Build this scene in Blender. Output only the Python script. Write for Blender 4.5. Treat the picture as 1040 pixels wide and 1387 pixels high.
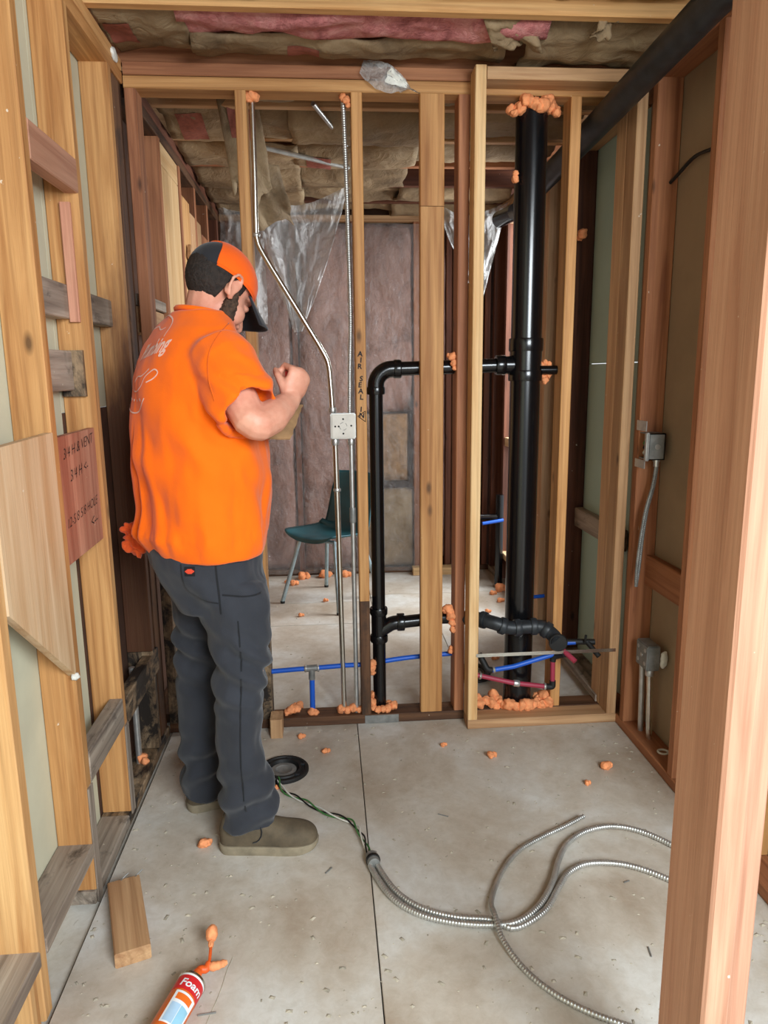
import bpy, bmesh, math, random
from mathutils import Vector, Matrix, Euler, noise
from mathutils.bvhtree import BVHTree

for o in list(bpy.data.objects):
    bpy.data.objects.remove(o, do_unlink=True)
scene = bpy.context.scene
COL = scene.collection
random.seed(7)
PI = math.pi

# ---------------------------------------------------------------- camera, world, light, exposure
cam_data = bpy.data.cameras.new('camera')
cam = bpy.data.objects.new('camera', cam_data)
COL.objects.link(cam)
scene.camera = cam
cam_data.sensor_fit = 'VERTICAL'
cam_data.sensor_height = 36.0
cam_data.lens = 971.2 / 1387 * 36.0
cam_data.clip_start = 0.02
_p, _y, _r = 0.19127, 0.078127, 0.011157
_f = Vector((math.sin(_y) * math.cos(_p), math.cos(_y) * math.cos(_p), -math.sin(_p)))
_rt = Vector((math.cos(_y), -math.sin(_y), 0))
_dn = _f.cross(_rt)
_right = _rt * math.cos(_r) + _dn * math.sin(_r)
_down = -_rt * math.sin(_r) + _dn * math.cos(_r)
_m = Matrix((_right, -_down, -_f)).transposed().to_4x4()
_m.translation = Vector((0, 0, 1.40))
cam.matrix_world = _m

world = bpy.data.worlds.new('sky')
scene.world = world
world.use_nodes = True
_bg = world.node_tree.nodes['Background']
_bg.inputs['Color'].default_value = (0.90, 0.95, 1.0, 1)
_bg.inputs['Strength'].default_value = 0.85

def area_light(name, loc, target, sx, sy, power, color):
    d = bpy.data.lights.new(name, 'AREA')
    d.shape = 'RECTANGLE'; d.size = sx; d.size_y = sy; d.energy = power; d.color = color
    o = bpy.data.objects.new(name, d); COL.objects.link(o)
    o.location = loc
    o.rotation_euler = (Vector(target) - Vector(loc)).to_track_quat('-Z', 'Y').to_euler()
    return o
area_light('assumed_window_light', (1.15, -1.25, 2.05), (0.0, 1.9, 0.3), 1.4, 1.1, 138, (0.87, 0.95, 1.0))  # area lamp behind the camera for an assumed window; no window is built there
area_light('back_room_window_daylight', (1.9, 4.15, 1.6), (0.0, 3.9, 0.6), 0.75, 1.9, 75, (0.93, 0.97, 1.0))

scene.view_settings.view_transform = 'Standard'
scene.view_settings.look = 'None'
scene.view_settings.gamma = 1.0
scene.view_settings.use_curve_mapping = False
scene.view_settings.exposure = 0.34

# ---------------------------------------------------------------- materials
def lin(c):
    return tuple(((v / 255) / 12.92 if v / 255 <= 0.04045 else ((v / 255 + 0.055) / 1.055) ** 2.4) for v in c) + (1,)

MATS = {}
def new_mat(name, rough=0.6, metal=0.0, spec=0.4):
    m = bpy.data.materials.new(name); m.use_nodes = True
    nt = m.node_tree
    b = nt.nodes['Principled BSDF']
    b.inputs['Roughness'].default_value = rough
    b.inputs['Metallic'].default_value = metal
    b.inputs['Specular IOR Level'].default_value = spec
    MATS[name] = m
    return m, nt, b

def N(nt, kind, **kw):
    n = nt.nodes.new(kind)
    for k, v in kw.items():
        if k in n.inputs.keys(): n.inputs[k].default_value = v
        else: setattr(n, k, v)
    return n

def ramp(nt, src, stops):
    r = N(nt, 'ShaderNodeValToRGB')
    e = r.color_ramp.elements
    while len(e) < len(stops): e.new(0.5)
    for i, (p, c) in enumerate(stops):
        e[i].position = p; e[i].color = c
    nt.links.new(src, r.inputs['Fac'])
    return r.outputs['Color']

def mixc(nt, fac, a, b, mode='MIX'):
    m = N(nt, 'ShaderNodeMix', data_type='RGBA', blend_type=mode)
    for sock, val in ((m.inputs[0], fac), (m.inputs[6], a), (m.inputs[7], b)):
        if hasattr(val, 'is_linked'): nt.links.new(val, sock)
        else: sock.default_value = val
    return m.outputs[2]

def coords(nt, scale=(1, 1, 1), rand=True):
    tc = N(nt, 'ShaderNodeTexCoord')
    src = tc.outputs['Object']
    if rand:
        oi = N(nt, 'ShaderNodeObjectInfo')
        mul = N(nt, 'ShaderNodeMath', operation='MULTIPLY'); mul.inputs[1].default_value = 37.0
        nt.links.new(oi.outputs['Random'], mul.inputs[0])
        add = N(nt, 'ShaderNodeVectorMath', operation='ADD')
        nt.links.new(src, add.inputs[0]); nt.links.new(mul.outputs[0], add.inputs[1])
        src = add.outputs[0]
    mp = N(nt, 'ShaderNodeMapping'); mp.inputs['Scale'].default_value = scale
    nt.links.new(src, mp.inputs['Vector'])
    return mp.outputs['Vector']

def noise_tex(nt, vec, scale=5, detail=4, rough=0.5, dist=0.0):
    n = N(nt, 'ShaderNodeTexNoise')
    n.inputs['Scale'].default_value = scale; n.inputs['Detail'].default_value = detail
    n.inputs['Roughness'].default_value = rough; n.inputs['Distortion'].default_value = dist
    nt.links.new(vec, n.inputs['Vector'])
    return n.outputs['Fac']

def bump(nt, b, h, strength=0.2, dist=0.01):
    bp = N(nt, 'ShaderNodeBump'); bp.inputs['Strength'].default_value = strength
    bp.inputs['Distance'].default_value = dist
    nt.links.new(h, bp.inputs['Height']); nt.links.new(bp.outputs['Normal'], b.inputs['Normal'])

def wood(name, light, dark, stain=None, knots=True, var=0.12, fine=1.0):
    m, nt, b = new_mat(name, 0.62, spec=0.35)
    v = coords(nt, (16, 16, 0.9))
    n1 = noise_tex(nt, v, 1.6 * fine, 5, 0.55, 0.9)
    col = ramp(nt, n1, [(0.32, lin(dark)), (0.5, lin([(a * .6 + d * .4) for a, d in zip(light, dark)])), (0.66, lin(light))])
    v2 = coords(nt, (60, 60, 1.4))
    n2 = noise_tex(nt, v2, 3.0, 3, 0.6)
    col = mixc(nt, 0.35, col, ramp(nt, n2, [(0.3, (0.62, 0.55, 0.5, 1)), (0.62, (1, 1, 1, 1))]), 'MULTIPLY')
    wv = N(nt, 'ShaderNodeTexWave', wave_type='BANDS', bands_direction='X')
    wv.inputs['Scale'].default_value = 1.1; wv.inputs['Distortion'].default_value = 7.0; wv.inputs['Detail'].default_value = 2.5; wv.inputs['Detail Scale'].default_value = 0.8
    nt.links.new(coords(nt, (9, 9, 0.75)), wv.inputs['Vector'])
    col = mixc(nt, 0.30, col, ramp(nt, wv.outputs['Fac'], [(0.0, (0.55, 0.48, 0.42, 1)), (0.35, (1, 1, 1, 1))]), 'MULTIPLY')
    if knots:
        v3 = coords(nt, (8, 8, 3.4))
        vo = N(nt, 'ShaderNodeTexVoronoi'); vo.inputs['Scale'].default_value = 1.0
        nt.links.new(v3, vo.inputs['Vector'])
        k = ramp(nt, vo.outputs['Distance'], [(0.035, (0.9, 0.9, 0.9, 1)), (0.11, (0, 0, 0, 1))])
        col = mixc(nt, k, col, lin([c * 0.55 for c in dark]))
    if stain:
        amt, sc = stain
        ns = noise_tex(nt, coords(nt, (1, 1, 0.6)), sc, 6, 0.72, 0.4)
        f = ramp(nt, ns, [(1 - amt - 0.10, (0, 0, 0, 1)), (1 - amt + 0.08, (1, 1, 1, 1))])
        col = mixc(nt, f, col, lin((38, 31, 26)))
    oi = N(nt, 'ShaderNodeObjectInfo')
    mr = N(nt, 'ShaderNodeMapRange'); mr.inputs['To Min'].default_value = 1 - var; mr.inputs['To Max'].default_value = 1 + var * .6
    nt.links.new(oi.outputs['Random'], mr.inputs['Value'])
    hs = N(nt, 'ShaderNodeHueSaturation'); nt.links.new(mr.outputs[0], hs.inputs['Value']); nt.links.new(col, hs.inputs['Color'])
    # fine paint and dust flecks
    nf = noise_tex(nt, coords(nt, (1, 1, 1)), 34, 3, 0.6)
    fl = ramp(nt, nf, [(0.735, (0, 0, 0, 1)), (0.76, (0.7, 0.7, 0.7, 1))])
    out = mixc(nt, fl, hs.outputs['Color'], lin((222, 210, 190)))
    nt.links.new(out, b.inputs['Base Color'])
    bump(nt, b, n2, 0.25, 0.004)
    return m

wood('wood_fir', (212, 160, 102), (170, 115, 64))
def wood_fir_dark_below(name):  # fir blending to dark red-brown towards the lower end, with a noisy border
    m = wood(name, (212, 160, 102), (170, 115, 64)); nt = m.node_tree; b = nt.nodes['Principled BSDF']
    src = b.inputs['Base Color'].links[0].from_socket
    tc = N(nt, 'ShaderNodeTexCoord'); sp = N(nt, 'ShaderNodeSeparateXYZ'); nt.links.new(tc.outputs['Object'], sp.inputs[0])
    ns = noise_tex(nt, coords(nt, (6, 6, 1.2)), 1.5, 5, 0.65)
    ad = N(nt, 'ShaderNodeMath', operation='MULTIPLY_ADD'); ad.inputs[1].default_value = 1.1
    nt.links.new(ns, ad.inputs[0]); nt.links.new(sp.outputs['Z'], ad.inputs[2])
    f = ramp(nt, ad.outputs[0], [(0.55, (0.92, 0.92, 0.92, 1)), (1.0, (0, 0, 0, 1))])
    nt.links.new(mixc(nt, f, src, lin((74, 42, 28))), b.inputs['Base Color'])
wood_fir_dark_below('wood_fir_dark_below')
wood('wood_fir_pale', (230, 184, 126), (196, 140, 84))
wood('wood_red', (178, 120, 82), (140, 86, 56))
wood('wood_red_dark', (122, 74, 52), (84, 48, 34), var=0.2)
wood('wood_new', (232, 198, 148), (206, 160, 106), knots=False)
wood('wood_tan', (205, 165, 122), (170, 126, 88))
wood('wood_grey', (178, 164, 148), (118, 104, 92), stain=(0.36, 11))
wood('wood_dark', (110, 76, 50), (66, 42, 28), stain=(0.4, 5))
wood('wood_mold', (176, 150, 118), (118, 92, 66), stain=(0.52, 14))
wood('wood_rose', (202, 154, 126), (178, 126, 100), knots=False)
wood('wood_ply', (226, 198, 160), (200, 160, 116), fine=0.7)
wood('wood_ply_red', (206, 150, 122), (160, 98, 76), knots=False, fine=0.6)

def plain(name, c, rough=0.6, metal=0.0, var=0.25, scale=12, bumps=0.0, spec=0.4, dark=0.72):
    m, nt, b = new_mat(name, rough, metal, spec)
    n = noise_tex(nt, coords(nt), scale, 5, 0.6)
    col = ramp(nt, n, [(0.3, lin([x * dark for x in c])), (0.62, lin(c))])
    col = mixc(nt, 1 - var * 2 if var < .5 else 0, col, lin(c)) if var < 0.5 else col
    nt.links.new(col, b.inputs['Base Color'])
    if bumps: bump(nt, b, n, bumps, 0.01)
    return m

plain('drywall_cream', (205, 202, 176), 0.8, var=0.3, scale=3, dark=0.85)
plain('drywall_brown', (160, 136, 108), 0.85, var=0.3, scale=3, dark=0.82)
plain('green_board', (176, 202, 192), 0.8, var=0.2, scale=3, dark=0.9)
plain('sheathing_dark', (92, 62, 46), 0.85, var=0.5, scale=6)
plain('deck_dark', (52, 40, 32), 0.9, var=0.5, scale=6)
plain('abs_black', (13, 13, 15), 0.20, var=0.4, scale=9, spec=0.5, dark=0.7)
plain('abs_scuffed', (42, 46, 50), 0.45, var=0.5, scale=24, spec=0.4, dark=0.55)
plain('rubber_black', (26, 25, 24), 0.6, var=0.4)
plain('steel_galv', (206, 206, 202), 0.36, 0.8, var=0.3, scale=30, dark=0.8)
plain('steel_bright', (225, 222, 212), 0.25, 1.0, var=0.3, scale=30, dark=0.85)
plain('steel_dark', (142, 142, 138), 0.45, 0.35, var=0.4, scale=25)
plain('box_white', (222, 216, 204), 0.5, var=0.3, scale=20, dark=0.88)
plain('pex_blue', (28, 88, 190), 0.4, var=0.2, dark=0.85)
plain('pex_red', (158, 52, 72), 0.45, var=0.2, dark=0.85)
plain('chair_teal', (34, 82, 90), 0.45, var=0.5, scale=5, dark=0.7)
plain('chair_leg', (172, 192, 198), 0.35, 0.6, var=0.3, scale=30)
plain('foam_orange', (246, 158, 104), 0.8, var=0.5, scale=40, bumps=0.5, dark=0.84)
plain('foam_wet', (232, 96, 36), 0.45, var=0.4, scale=30, dark=0.8)
plain('wire_green', (64, 120, 60), 0.5); plain('wire_black', (24, 24, 24), 0.5); plain('wire_white', (215, 212, 200), 0.5)
plain('ink', (24, 22, 26), 0.7, var=0.1)
plain('red_print', (150, 84, 68), 0.8, var=0.5, scale=60, dark=0.8)
plain('pencil_red', (206, 44, 40), 0.4)
plain('cardboard', (158, 122, 84), 0.85, var=0.4, scale=20)
plain('paint_white', (232, 230, 220), 0.6, var=0.3)
plain('gap_black', (16, 14, 12), 0.95)
plain('debris', (190, 180, 160), 0.9, var=0.5, scale=30)

# kraft paper of the insulation
m, nt, b = new_mat('kraft', 0.75, spec=0.25)
n = noise_tex(nt, coords(nt), 3.5, 6, 0.65, 0.5)
col = ramp(nt, n, [(0.28, lin((96, 78, 58))), (0.5, lin((140, 118, 90))), (0.72, lin((170, 148, 116)))])
nt.links.new(col, b.inputs['Base Color'])
bump(nt, b, noise_tex(nt, coords(nt), 14, 5, 0.6, 1.0), 0.55, 0.02)
m, nt, b = new_mat('pink_wool', 0.95, spec=0.1)
n = noise_tex(nt, coords(nt), 9, 6, 0.7, 0.8)
nt.links.new(ramp(nt, n, [(0.28, lin((120, 66, 64))), (0.5, lin((196, 124, 122))), (0.72, lin((226, 168, 160)))]), b.inputs['Base Color'])
bump(nt, b, noise_tex(nt, coords(nt), 30, 6, 0.7, 0.6), 0.8, 0.02)
m, nt, b = new_mat('faded_wool', 0.92, spec=0.15)
n = noise_tex(nt, coords(nt, (1, 1, 0.55)), 5, 7, 0.7, 0.7)
c = ramp(nt, n, [(0.26, lin((92, 66, 58))), (0.48, lin((150, 116, 104))), (0.72, lin((184, 148, 136)))])
n2 = noise_tex(nt, coords(nt), 1.6, 5, 0.7)
c = mixc(nt, ramp(nt, n2, [(0.60, (0, 0, 0, 1)), (0.78, (0.9, 0.9, 0.9, 1))]), c, lin((44, 38, 34)))
nt.links.new(c, b.inputs['Base Color'])
bump(nt, b, noise_tex(nt, coords(nt), 24, 6, 0.7, 0.6), 0.6, 0.02)

# clear poly sheeting
def poly_mat(name, lo, hi, sc):
    m = bpy.data.materials.new(name); m.use_nodes = True; MATS[name] = m
    nt = m.node_tree; b = nt.nodes['Principled BSDF']
    b.inputs['Base Color'].default_value = (0.70, 0.70, 0.69, 1); b.inputs['Roughness'].default_value = 0.13
    b.inputs['Specular IOR Level'].default_value = 1.0
    v = coords(nt, (1, 1, 0.7))
    vo = N(nt, 'ShaderNodeTexVoronoi', feature='DISTANCE_TO_EDGE'); vo.inputs['Scale'].default_value = sc
    wn = N(nt, 'ShaderNodeTexNoise'); wn.inputs['Scale'].default_value = sc * 0.6; wn.inputs['Detail'].default_value = 4
    nt.links.new(v, wn.inputs['Vector'])
    ad = N(nt, 'ShaderNodeVectorMath', operation='MULTIPLY_ADD'); ad.inputs[1].default_value = (0.35, 0.35, 0.35)
    nt.links.new(wn.outputs['Color'], ad.inputs[0]); nt.links.new(v, ad.inputs[2]); nt.links.new(ad.outputs[0], vo.inputs['Vector'])
    n2 = noise_tex(nt, v, sc * 2.0, 5, 0.65, 1.8)
    hm = N(nt, 'ShaderNodeMath', operation='MULTIPLY_ADD'); hm.inputs[1].default_value = 0.7
    nt.links.new(n2, hm.inputs[0]); nt.links.new(vo.outputs['Distance'], hm.inputs[2])
    bump(nt, b, hm.outputs[0], 1.0, 0.05)
    tr = N(nt, 'ShaderNodeBsdfTransparent'); mx = N(nt, 'ShaderNodeMixShader')
    lw = N(nt, 'ShaderNodeLayerWeight'); lw.inputs['Blend'].default_value = 0.35
    mr = N(nt, 'ShaderNodeMapRange'); mr.inputs['To Min'].default_value = lo; mr.inputs['To Max'].default_value = hi
    nt.links.new(lw.outputs['Facing'], mr.inputs['Value'])
    nt.links.new(mr.outputs[0], mx.inputs['Fac']); nt.links.new(tr.outputs[0], mx.inputs[1]); nt.links.new(b.outputs[0], mx.inputs[2])
    nt.links.new(mx.outputs[0], nt.nodes['Material Output'].inputs['Surface'])
poly_mat('poly_sheet', 0.15, 0.55, 7.0)
poly_mat('poly_drape', 0.46, 0.85, 9.0)

# floor sheets: grey cement-like panels with brown scuffs and pale dust
m, nt, b = new_mat('floor_sheet', 0.55, spec=0.35)
v = coords(nt, rand=False)
n = noise_tex(nt, v, 2.2, 7, 0.62, 0.4)
c = ramp(nt, n, [(0.30, lin((168, 150, 130))), (0.48, lin((194, 184, 170))), (0.66, lin((214, 212, 206)))])
n2 = noise_tex(nt, v, 30, 6, 0.75, 0.5)
c = mixc(nt, 0.5, c, ramp(nt, n2, [(0.3, (0.72, 0.68, 0.62, 1)), (0.6, (1, 1, 1, 1))]), 'MULTIPLY')
n3 = noise_tex(nt, coords(nt, (1.6, 1, 1), rand=False), 11, 8, 0.78, 1.8)
c = mixc(nt, ramp(nt, n3, [(0.645, (0, 0, 0, 1)), (0.69, (0.55, 0.55, 0.55, 1))]), c, lin((120, 106, 88)))
nt.links.new(c, b.inputs['Base Color'])
bump(nt, b, n2, 0.12, 0.004)

# ---------------------------------------------------------------- builders
def link(o, parent=None):
    COL.objects.link(o)
    if parent is not None:
        o.parent = parent
        inv = Matrix.Translation(-parent.location)
        if parent.parent: inv = Matrix.Translation(-parent.location - parent.parent.location)
        o.matrix_parent_inverse = inv
    return o

def tag(o, label, cat, group=None):
    o['label'] = label; o['category'] = cat
    if group: o['group'] = group
    return o

def thing(name, loc, label, cat, group=None):
    o = bpy.data.objects.new(name, None); o.empty_display_size = 0.05
    COL.objects.link(o); o.location = loc
    return tag(o, label, cat, group)

def structure(name, loc=(0, 0, 0)):
    o = bpy.data.objects.new(name, None); o.empty_display_size = 0.05
    COL.objects.link(o); o.location = loc; o['kind'] = 'structure'
    return o

def me_obj(name, verts, faces, mat, parent=None, smooth=False, loc=None):
    """mesh object; verts are world coordinates unless loc gives the object's own origin"""
    me = bpy.data.meshes.new(name)
    vs = [Vector(v) for v in verts]
    if loc is None:
        lo = Vector([min(v[i] for v in vs) for i in range(3)]); hi = Vector([max(v[i] for v in vs) for i in range(3)])
        loc = Vector(((lo.x + hi.x) / 2, (lo.y + hi.y) / 2, lo.z))
    loc = Vector(loc)
    me.from_pydata([tuple(v - loc) for v in vs], [], faces)
    me.update()
    bm = bmesh.new(); bm.from_mesh(me); bmesh.ops.recalc_face_normals(bm, faces=bm.faces); bm.to_mesh(me); bm.free()
    if smooth: me.polygons.foreach_set('use_smooth', [True] * len(me.polygons))
    o = bpy.data.objects.new(name, me)
    o.data.materials.append(MATS[mat] if isinstance(mat, str) else mat)
    o.location = loc
    if parent is not None:
        COL.objects.link(o); o.parent = parent
        base = parent.location + (parent.parent.location if parent.parent else Vector())
        o.location = loc - base
    else:
        COL.objects.link(o)
    return o

def board(name, lo, hi, mat, parent, bev=0.003):
    """sawn timber: an eight-sided prism along its longest side (local z = grain)"""
    lo = Vector(lo); hi = Vector(hi); c = (lo + hi) / 2; d = hi - lo
    ax = max(range(3), key=lambda i: d[i])
    if ax == 2: sx, sy, rot = d.x, d.y, (0, 0, 0)
    elif ax == 0: sx, sy, rot = d.z, d.y, (0, PI / 2, 0)
    else: sx, sy, rot = d.x, d.z, (-PI / 2, 0, 0)
    L = d[ax]; b = min(bev, sx * .3, sy * .3); x, y = sx / 2, sy / 2
    ring = [(x - b, -y), (x, -y + b), (x, y - b), (x - b, y), (-x + b, y), (-x, y - b), (-x, -y + b), (-x + b, -y)]
    vs = [(p[0], p[1], -L / 2) for p in ring] + [(p[0], p[1], L / 2) for p in ring]
    fs = [(i, (i + 1) % 8, (i + 1) % 8 + 8, i + 8) for i in range(8)] + [tuple(range(7, -1, -1)), tuple(range(8, 16))]
    me = bpy.data.meshes.new(name); me.from_pydata(vs, [], fs); me.update()
    me.materials.append(MATS[mat])
    o = bpy.data.objects.new(name, me); COL.objects.link(o)
    o.rotation_euler = rot
    if parent is not None:
        o.parent = parent
        base = parent.location + (parent.parent.location if parent.parent else Vector())
    else: base = Vector()
    o.location = c - base
    return o

def bar(name, p0, p1, w, t, mat, parent, up=(0, 0, 1), bev=0.003):
    """timber between two points, w across, t along up"""
    p0 = Vector(p0); p1 = Vector(p1); z = (p1 - p0).normalized()
    u = Vector(up); u = (u - z * u.dot(z)).normalized(); s = u.cross(z)
    L = (p1 - p0).length
    o = board(name, (-w / 2, -t / 2, -L / 2), (w / 2, t / 2, L / 2), mat, None, bev) if L >= max(w, t) else board(name, (-w / 2, -t / 2, -L / 2), (w / 2, t / 2, L / 2), mat, None, bev)
    m = Matrix((s, u, z)).transposed().to_4x4()
    if parent is not None:
        o.parent = parent
        base = parent.location + (parent.parent.location if parent.parent else Vector())
    else: base = Vector()
    m.translation = (p0 + p1) / 2 - base
    o.matrix_local = m
    return o

def smooth_path(pts, n=8):
    pts = [Vector(p) for p in pts]
    P = [pts[0] * 2 - pts[1]] + pts + [pts[-1] * 2 - pts[-2]]
    out = []
    for i in range(1, len(P) - 2):
        a, b_, c, d = P[i - 1], P[i], P[i + 1], P[i + 2]
        for k in range(n):
            t = k / n
            out.append(0.5 * ((2 * b_) + (-a + c) * t + (2 * a - 5 * b_ + 4 * c - d) * t * t + (-a + 3 * b_ - 3 * c + d) * t ** 3))
    out.append(pts[-1])
    return out

def resample(path, step):
    out = [path[0].copy()]; acc = 0.0
    for a, b_ in zip(path[:-1], path[1:]):
        L = (b_ - a).length; t = step - acc
        while t <= L:
            out.append(a.lerp(b_, t / L)); t += step
        acc = (acc + L) % step if L else acc
    out.append(path[-1].copy())
    return out

def sweep(path, rad, sides=12, cap=True):
    path = [Vector(p) for p in path]
    n = len(path); vs, fs = [], []
    tan = [(path[min(i + 1, n - 1)] - path[max(i - 1, 0)]).normalized() for i in range(n)]
    ref = Vector((0, 0, 1)) if abs(tan[0].z) < 0.9 else Vector((1, 0, 0))
    u = (ref - tan[0] * ref.dot(tan[0])).normalized()
    for i in range(n):
        u = (u - tan[i] * u.dot(tan[i])).normalized(); w = tan[i].cross(u)
        r = rad(i) if callable(rad) else (rad[i] if isinstance(rad, (list, tuple)) else rad)
        for k in range(sides):
            a = 2 * PI * k / sides
            vs.append(path[i] + u * (r * math.cos(a)) + w * (r * math.sin(a)))
    for i in range(n - 1):
        for k in range(sides):
            fs.append((i * sides + k, i * sides + (k + 1) % sides, (i + 1) * sides + (k + 1) % sides, (i + 1) * sides + k))
    if cap:
        fs.append(tuple(range(sides - 1, -1, -1))); fs.append(tuple((n - 1) * sides + k for k in range(sides)))
    return vs, fs

def autosmooth(o, ang=40):
    me = o.data
    bm = bmesh.new(); bm.from_mesh(me)
    for e in bm.edges:
        if len(e.link_faces) == 2: e.smooth = e.calc_face_angle(0) < math.radians(ang)
    for f in bm.faces: f.smooth = True
    bm.to_mesh(me); bm.free()
    return o

def tube(name, path, rad, mat, parent=None, sides=14):
    vs, fs = sweep(path, rad, sides)
    return autosmooth(me_obj(name, vs, fs, mat, parent))

def flex(name, pts, r, mat, parent=None, pitch=0.0078, sides=10):
    """armoured cable: wound strip, so the radius ripples"""
    p = resample(smooth_path(pts, 10), pitch / 4)
    return me_obj(name, *sweep(p, lambda i: r * (1.0, 0.97, 0.76, 0.93)[i % 4], sides), mat, parent, smooth=True)

def lathe(name, c, axis, prof, mat, parent=None, sides=24):
    """profile of (distance along axis, radius)"""
    c = Vector(c); z = Vector(axis).normalized()
    u = Vector((0, 0, 1)) if abs(z.z) < 0.9 else Vector((1, 0, 0))
    u = (u - z * u.dot(z)).normalized(); w = z.cross(u)
    vs, fs = [], []
    for h, r in prof:
        for k in range(sides):
            a = 2 * PI * k / sides
            vs.append(c + z * h + u * (r * math.cos(a)) + w * (r * math.sin(a)))
    for i in range(len(prof) - 1):
        for k in range(sides):
            fs.append((i * sides + k, i * sides + (k + 1) % sides, (i + 1) * sides + (k + 1) % sides, (i + 1) * sides + k))
    fs.append(tuple(range(sides - 1, -1, -1))); fs.append(tuple((len(prof) - 1) * sides + k for k in range(sides)))
    return autosmooth(me_obj(name, vs, fs, mat, parent), 35)

def boxm(lo, hi, bev=0.0):
    x0, y0, z0 = lo; x1, y1, z1 = hi
    vs = [(x0, y0, z0), (x1, y0, z0), (x1, y1, z0), (x0, y1, z0), (x0, y0, z1), (x1, y0, z1), (x1, y1, z1), (x0, y1, z1)]
    fs = [(0, 3, 2, 1), (4, 5, 6, 7), (0, 1, 5, 4), (1, 2, 6, 5), (2, 3, 7, 6), (3, 0, 4, 7)]
    return vs, fs

def box(name, lo, hi, mat, parent=None, bev=0.002):
    o = me_obj(name, *boxm(lo, hi), mat, parent)
    if bev:
        bm = bmesh.new(); bm.from_mesh(o.data)
        bmesh.ops.bevel(bm, geom=list(bm.edges), offset=bev, segments=2, affect='EDGES')
        bm.to_mesh(o.data); bm.free()
    return o

def prism(name, poly, axis, a, b_, mat, parent=None):
    """poly of 2-D points in the plane across axis (x: (y,z), y: (x,z), z: (x,y))"""
    def pt(p, h):
        return (h, p[0], p[1]) if axis == 'x' else ((p[0], h, p[1]) if axis == 'y' else (p[0], p[1], h))
    n = len(poly)
    vs = [pt(p, a) for p in poly] + [pt(p, b_) for p in poly]
    fs = [tuple(range(n)), tuple(range(2 * n - 1, n - 1, -1))] + [(i, (i + 1) % n, (i + 1) % n + n, i + n) for i in range(n)]
    return me_obj(name, vs, fs, mat, parent)

def sheet(name, fn, nu, nv, mat, parent=None, thick=0.0, smooth=True):
    vs = [fn(i / nu, j / nv) for j in range(nv + 1) for i in range(nu + 1)]
    fs = [(j * (nu + 1) + i, j * (nu + 1) + i + 1, (j + 1) * (nu + 1) + i + 1, (j + 1) * (nu + 1) + i) for j in range(nv) for i in range(nu)]
    o = me_obj(name, vs, fs, mat, parent, smooth=smooth)
    if thick:
        md = o.modifiers.new('thickness', 'SOLIDIFY'); md.thickness = thick; md.offset = 0
    return o

def fbm(p, s=1.0, oct_=4):
    return noise.fractal(Vector(p) * s, 1.0, 2.0, oct_)

def blob(name, c, r, mat, parent=None, seed=0, sq=(1, 1, 1), amp=0.35, sub=3):
    bm = bmesh.new(); bmesh.ops.create_icosphere(bm, subdivisions=sub, radius=1.0)
    vs = []
    for v in bm.verts:
        d = v.co.normalized()
        k = 1 + amp * fbm(d + Vector((seed * 3.1, seed * 1.7, seed)), 1.3, 3) + amp * 0.35 * noise.noise(d * 5 + Vector((seed, 0, 0)))
        vs.append(Vector(c) + Vector((d.x * sq[0], d.y * sq[1], d.z * sq[2])) * (r * k))
    fs = [tuple(v.index for v in f.verts) for f in bm.faces]
    bm.free()
    return me_obj(name, vs, fs, mat, parent, smooth=True)

def multi(name, parts, mat, parent=None, smooth=False, auto=None):
    vs, fs = [], []
    for v, f in parts:
        k = len(vs); vs += [Vector(p) for p in v]; fs += [tuple(i + k for i in q) for q in f]
    o = me_obj(name, vs, fs, mat, parent, smooth)
    if auto: autosmooth(o, auto)
    return o

def text_geo(txt, size, shear=0.0, align='CENTER', weight=0.0, line=1.0):
    cu = bpy.data.curves.new('lettering', 'FONT'); cu.body = txt; cu.size = size; cu.shear = shear
    cu.align_x = align; cu.offset = weight; cu.space_line = line; cu.resolution_u = 3
    o = bpy.data.objects.new('lettering', cu); COL.objects.link(o)
    dg = bpy.context.evaluated_depsgraph_get(); dg.update()
    me = o.evaluated_get(dg).to_mesh()
    vs = [v.co.copy() for v in me.vertices]; fs = [tuple(p.vertices) for p in me.polygons]
    o.evaluated_get(dg).to_mesh_clear()
    bpy.data.objects.remove(o, do_unlink=True); bpy.data.curves.remove(cu)
    return vs, fs

def place_text(name, geo, origin, ux, uy, mat, parent, lift=0.0015):
    ux = Vector(ux).normalized(); uy = Vector(uy).normalized(); n = ux.cross(uy)
    return me_obj(name, [Vector(origin) + ux * v.x + uy * v.y + n * lift for v in geo[0]], geo[1], mat, parent)
plain('can_orange', (232, 112, 40), 0.35, var=0.2, dark=0.9); plain('can_red', (206, 40, 44), 0.35, var=0.1); plain('can_white', (232, 234, 236), 0.35, var=0.1)
plain('can_blue', (176, 208, 232), 0.35, var=0.2); plain('can_sky', (150, 200, 222), 0.35, var=0.2)

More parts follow.
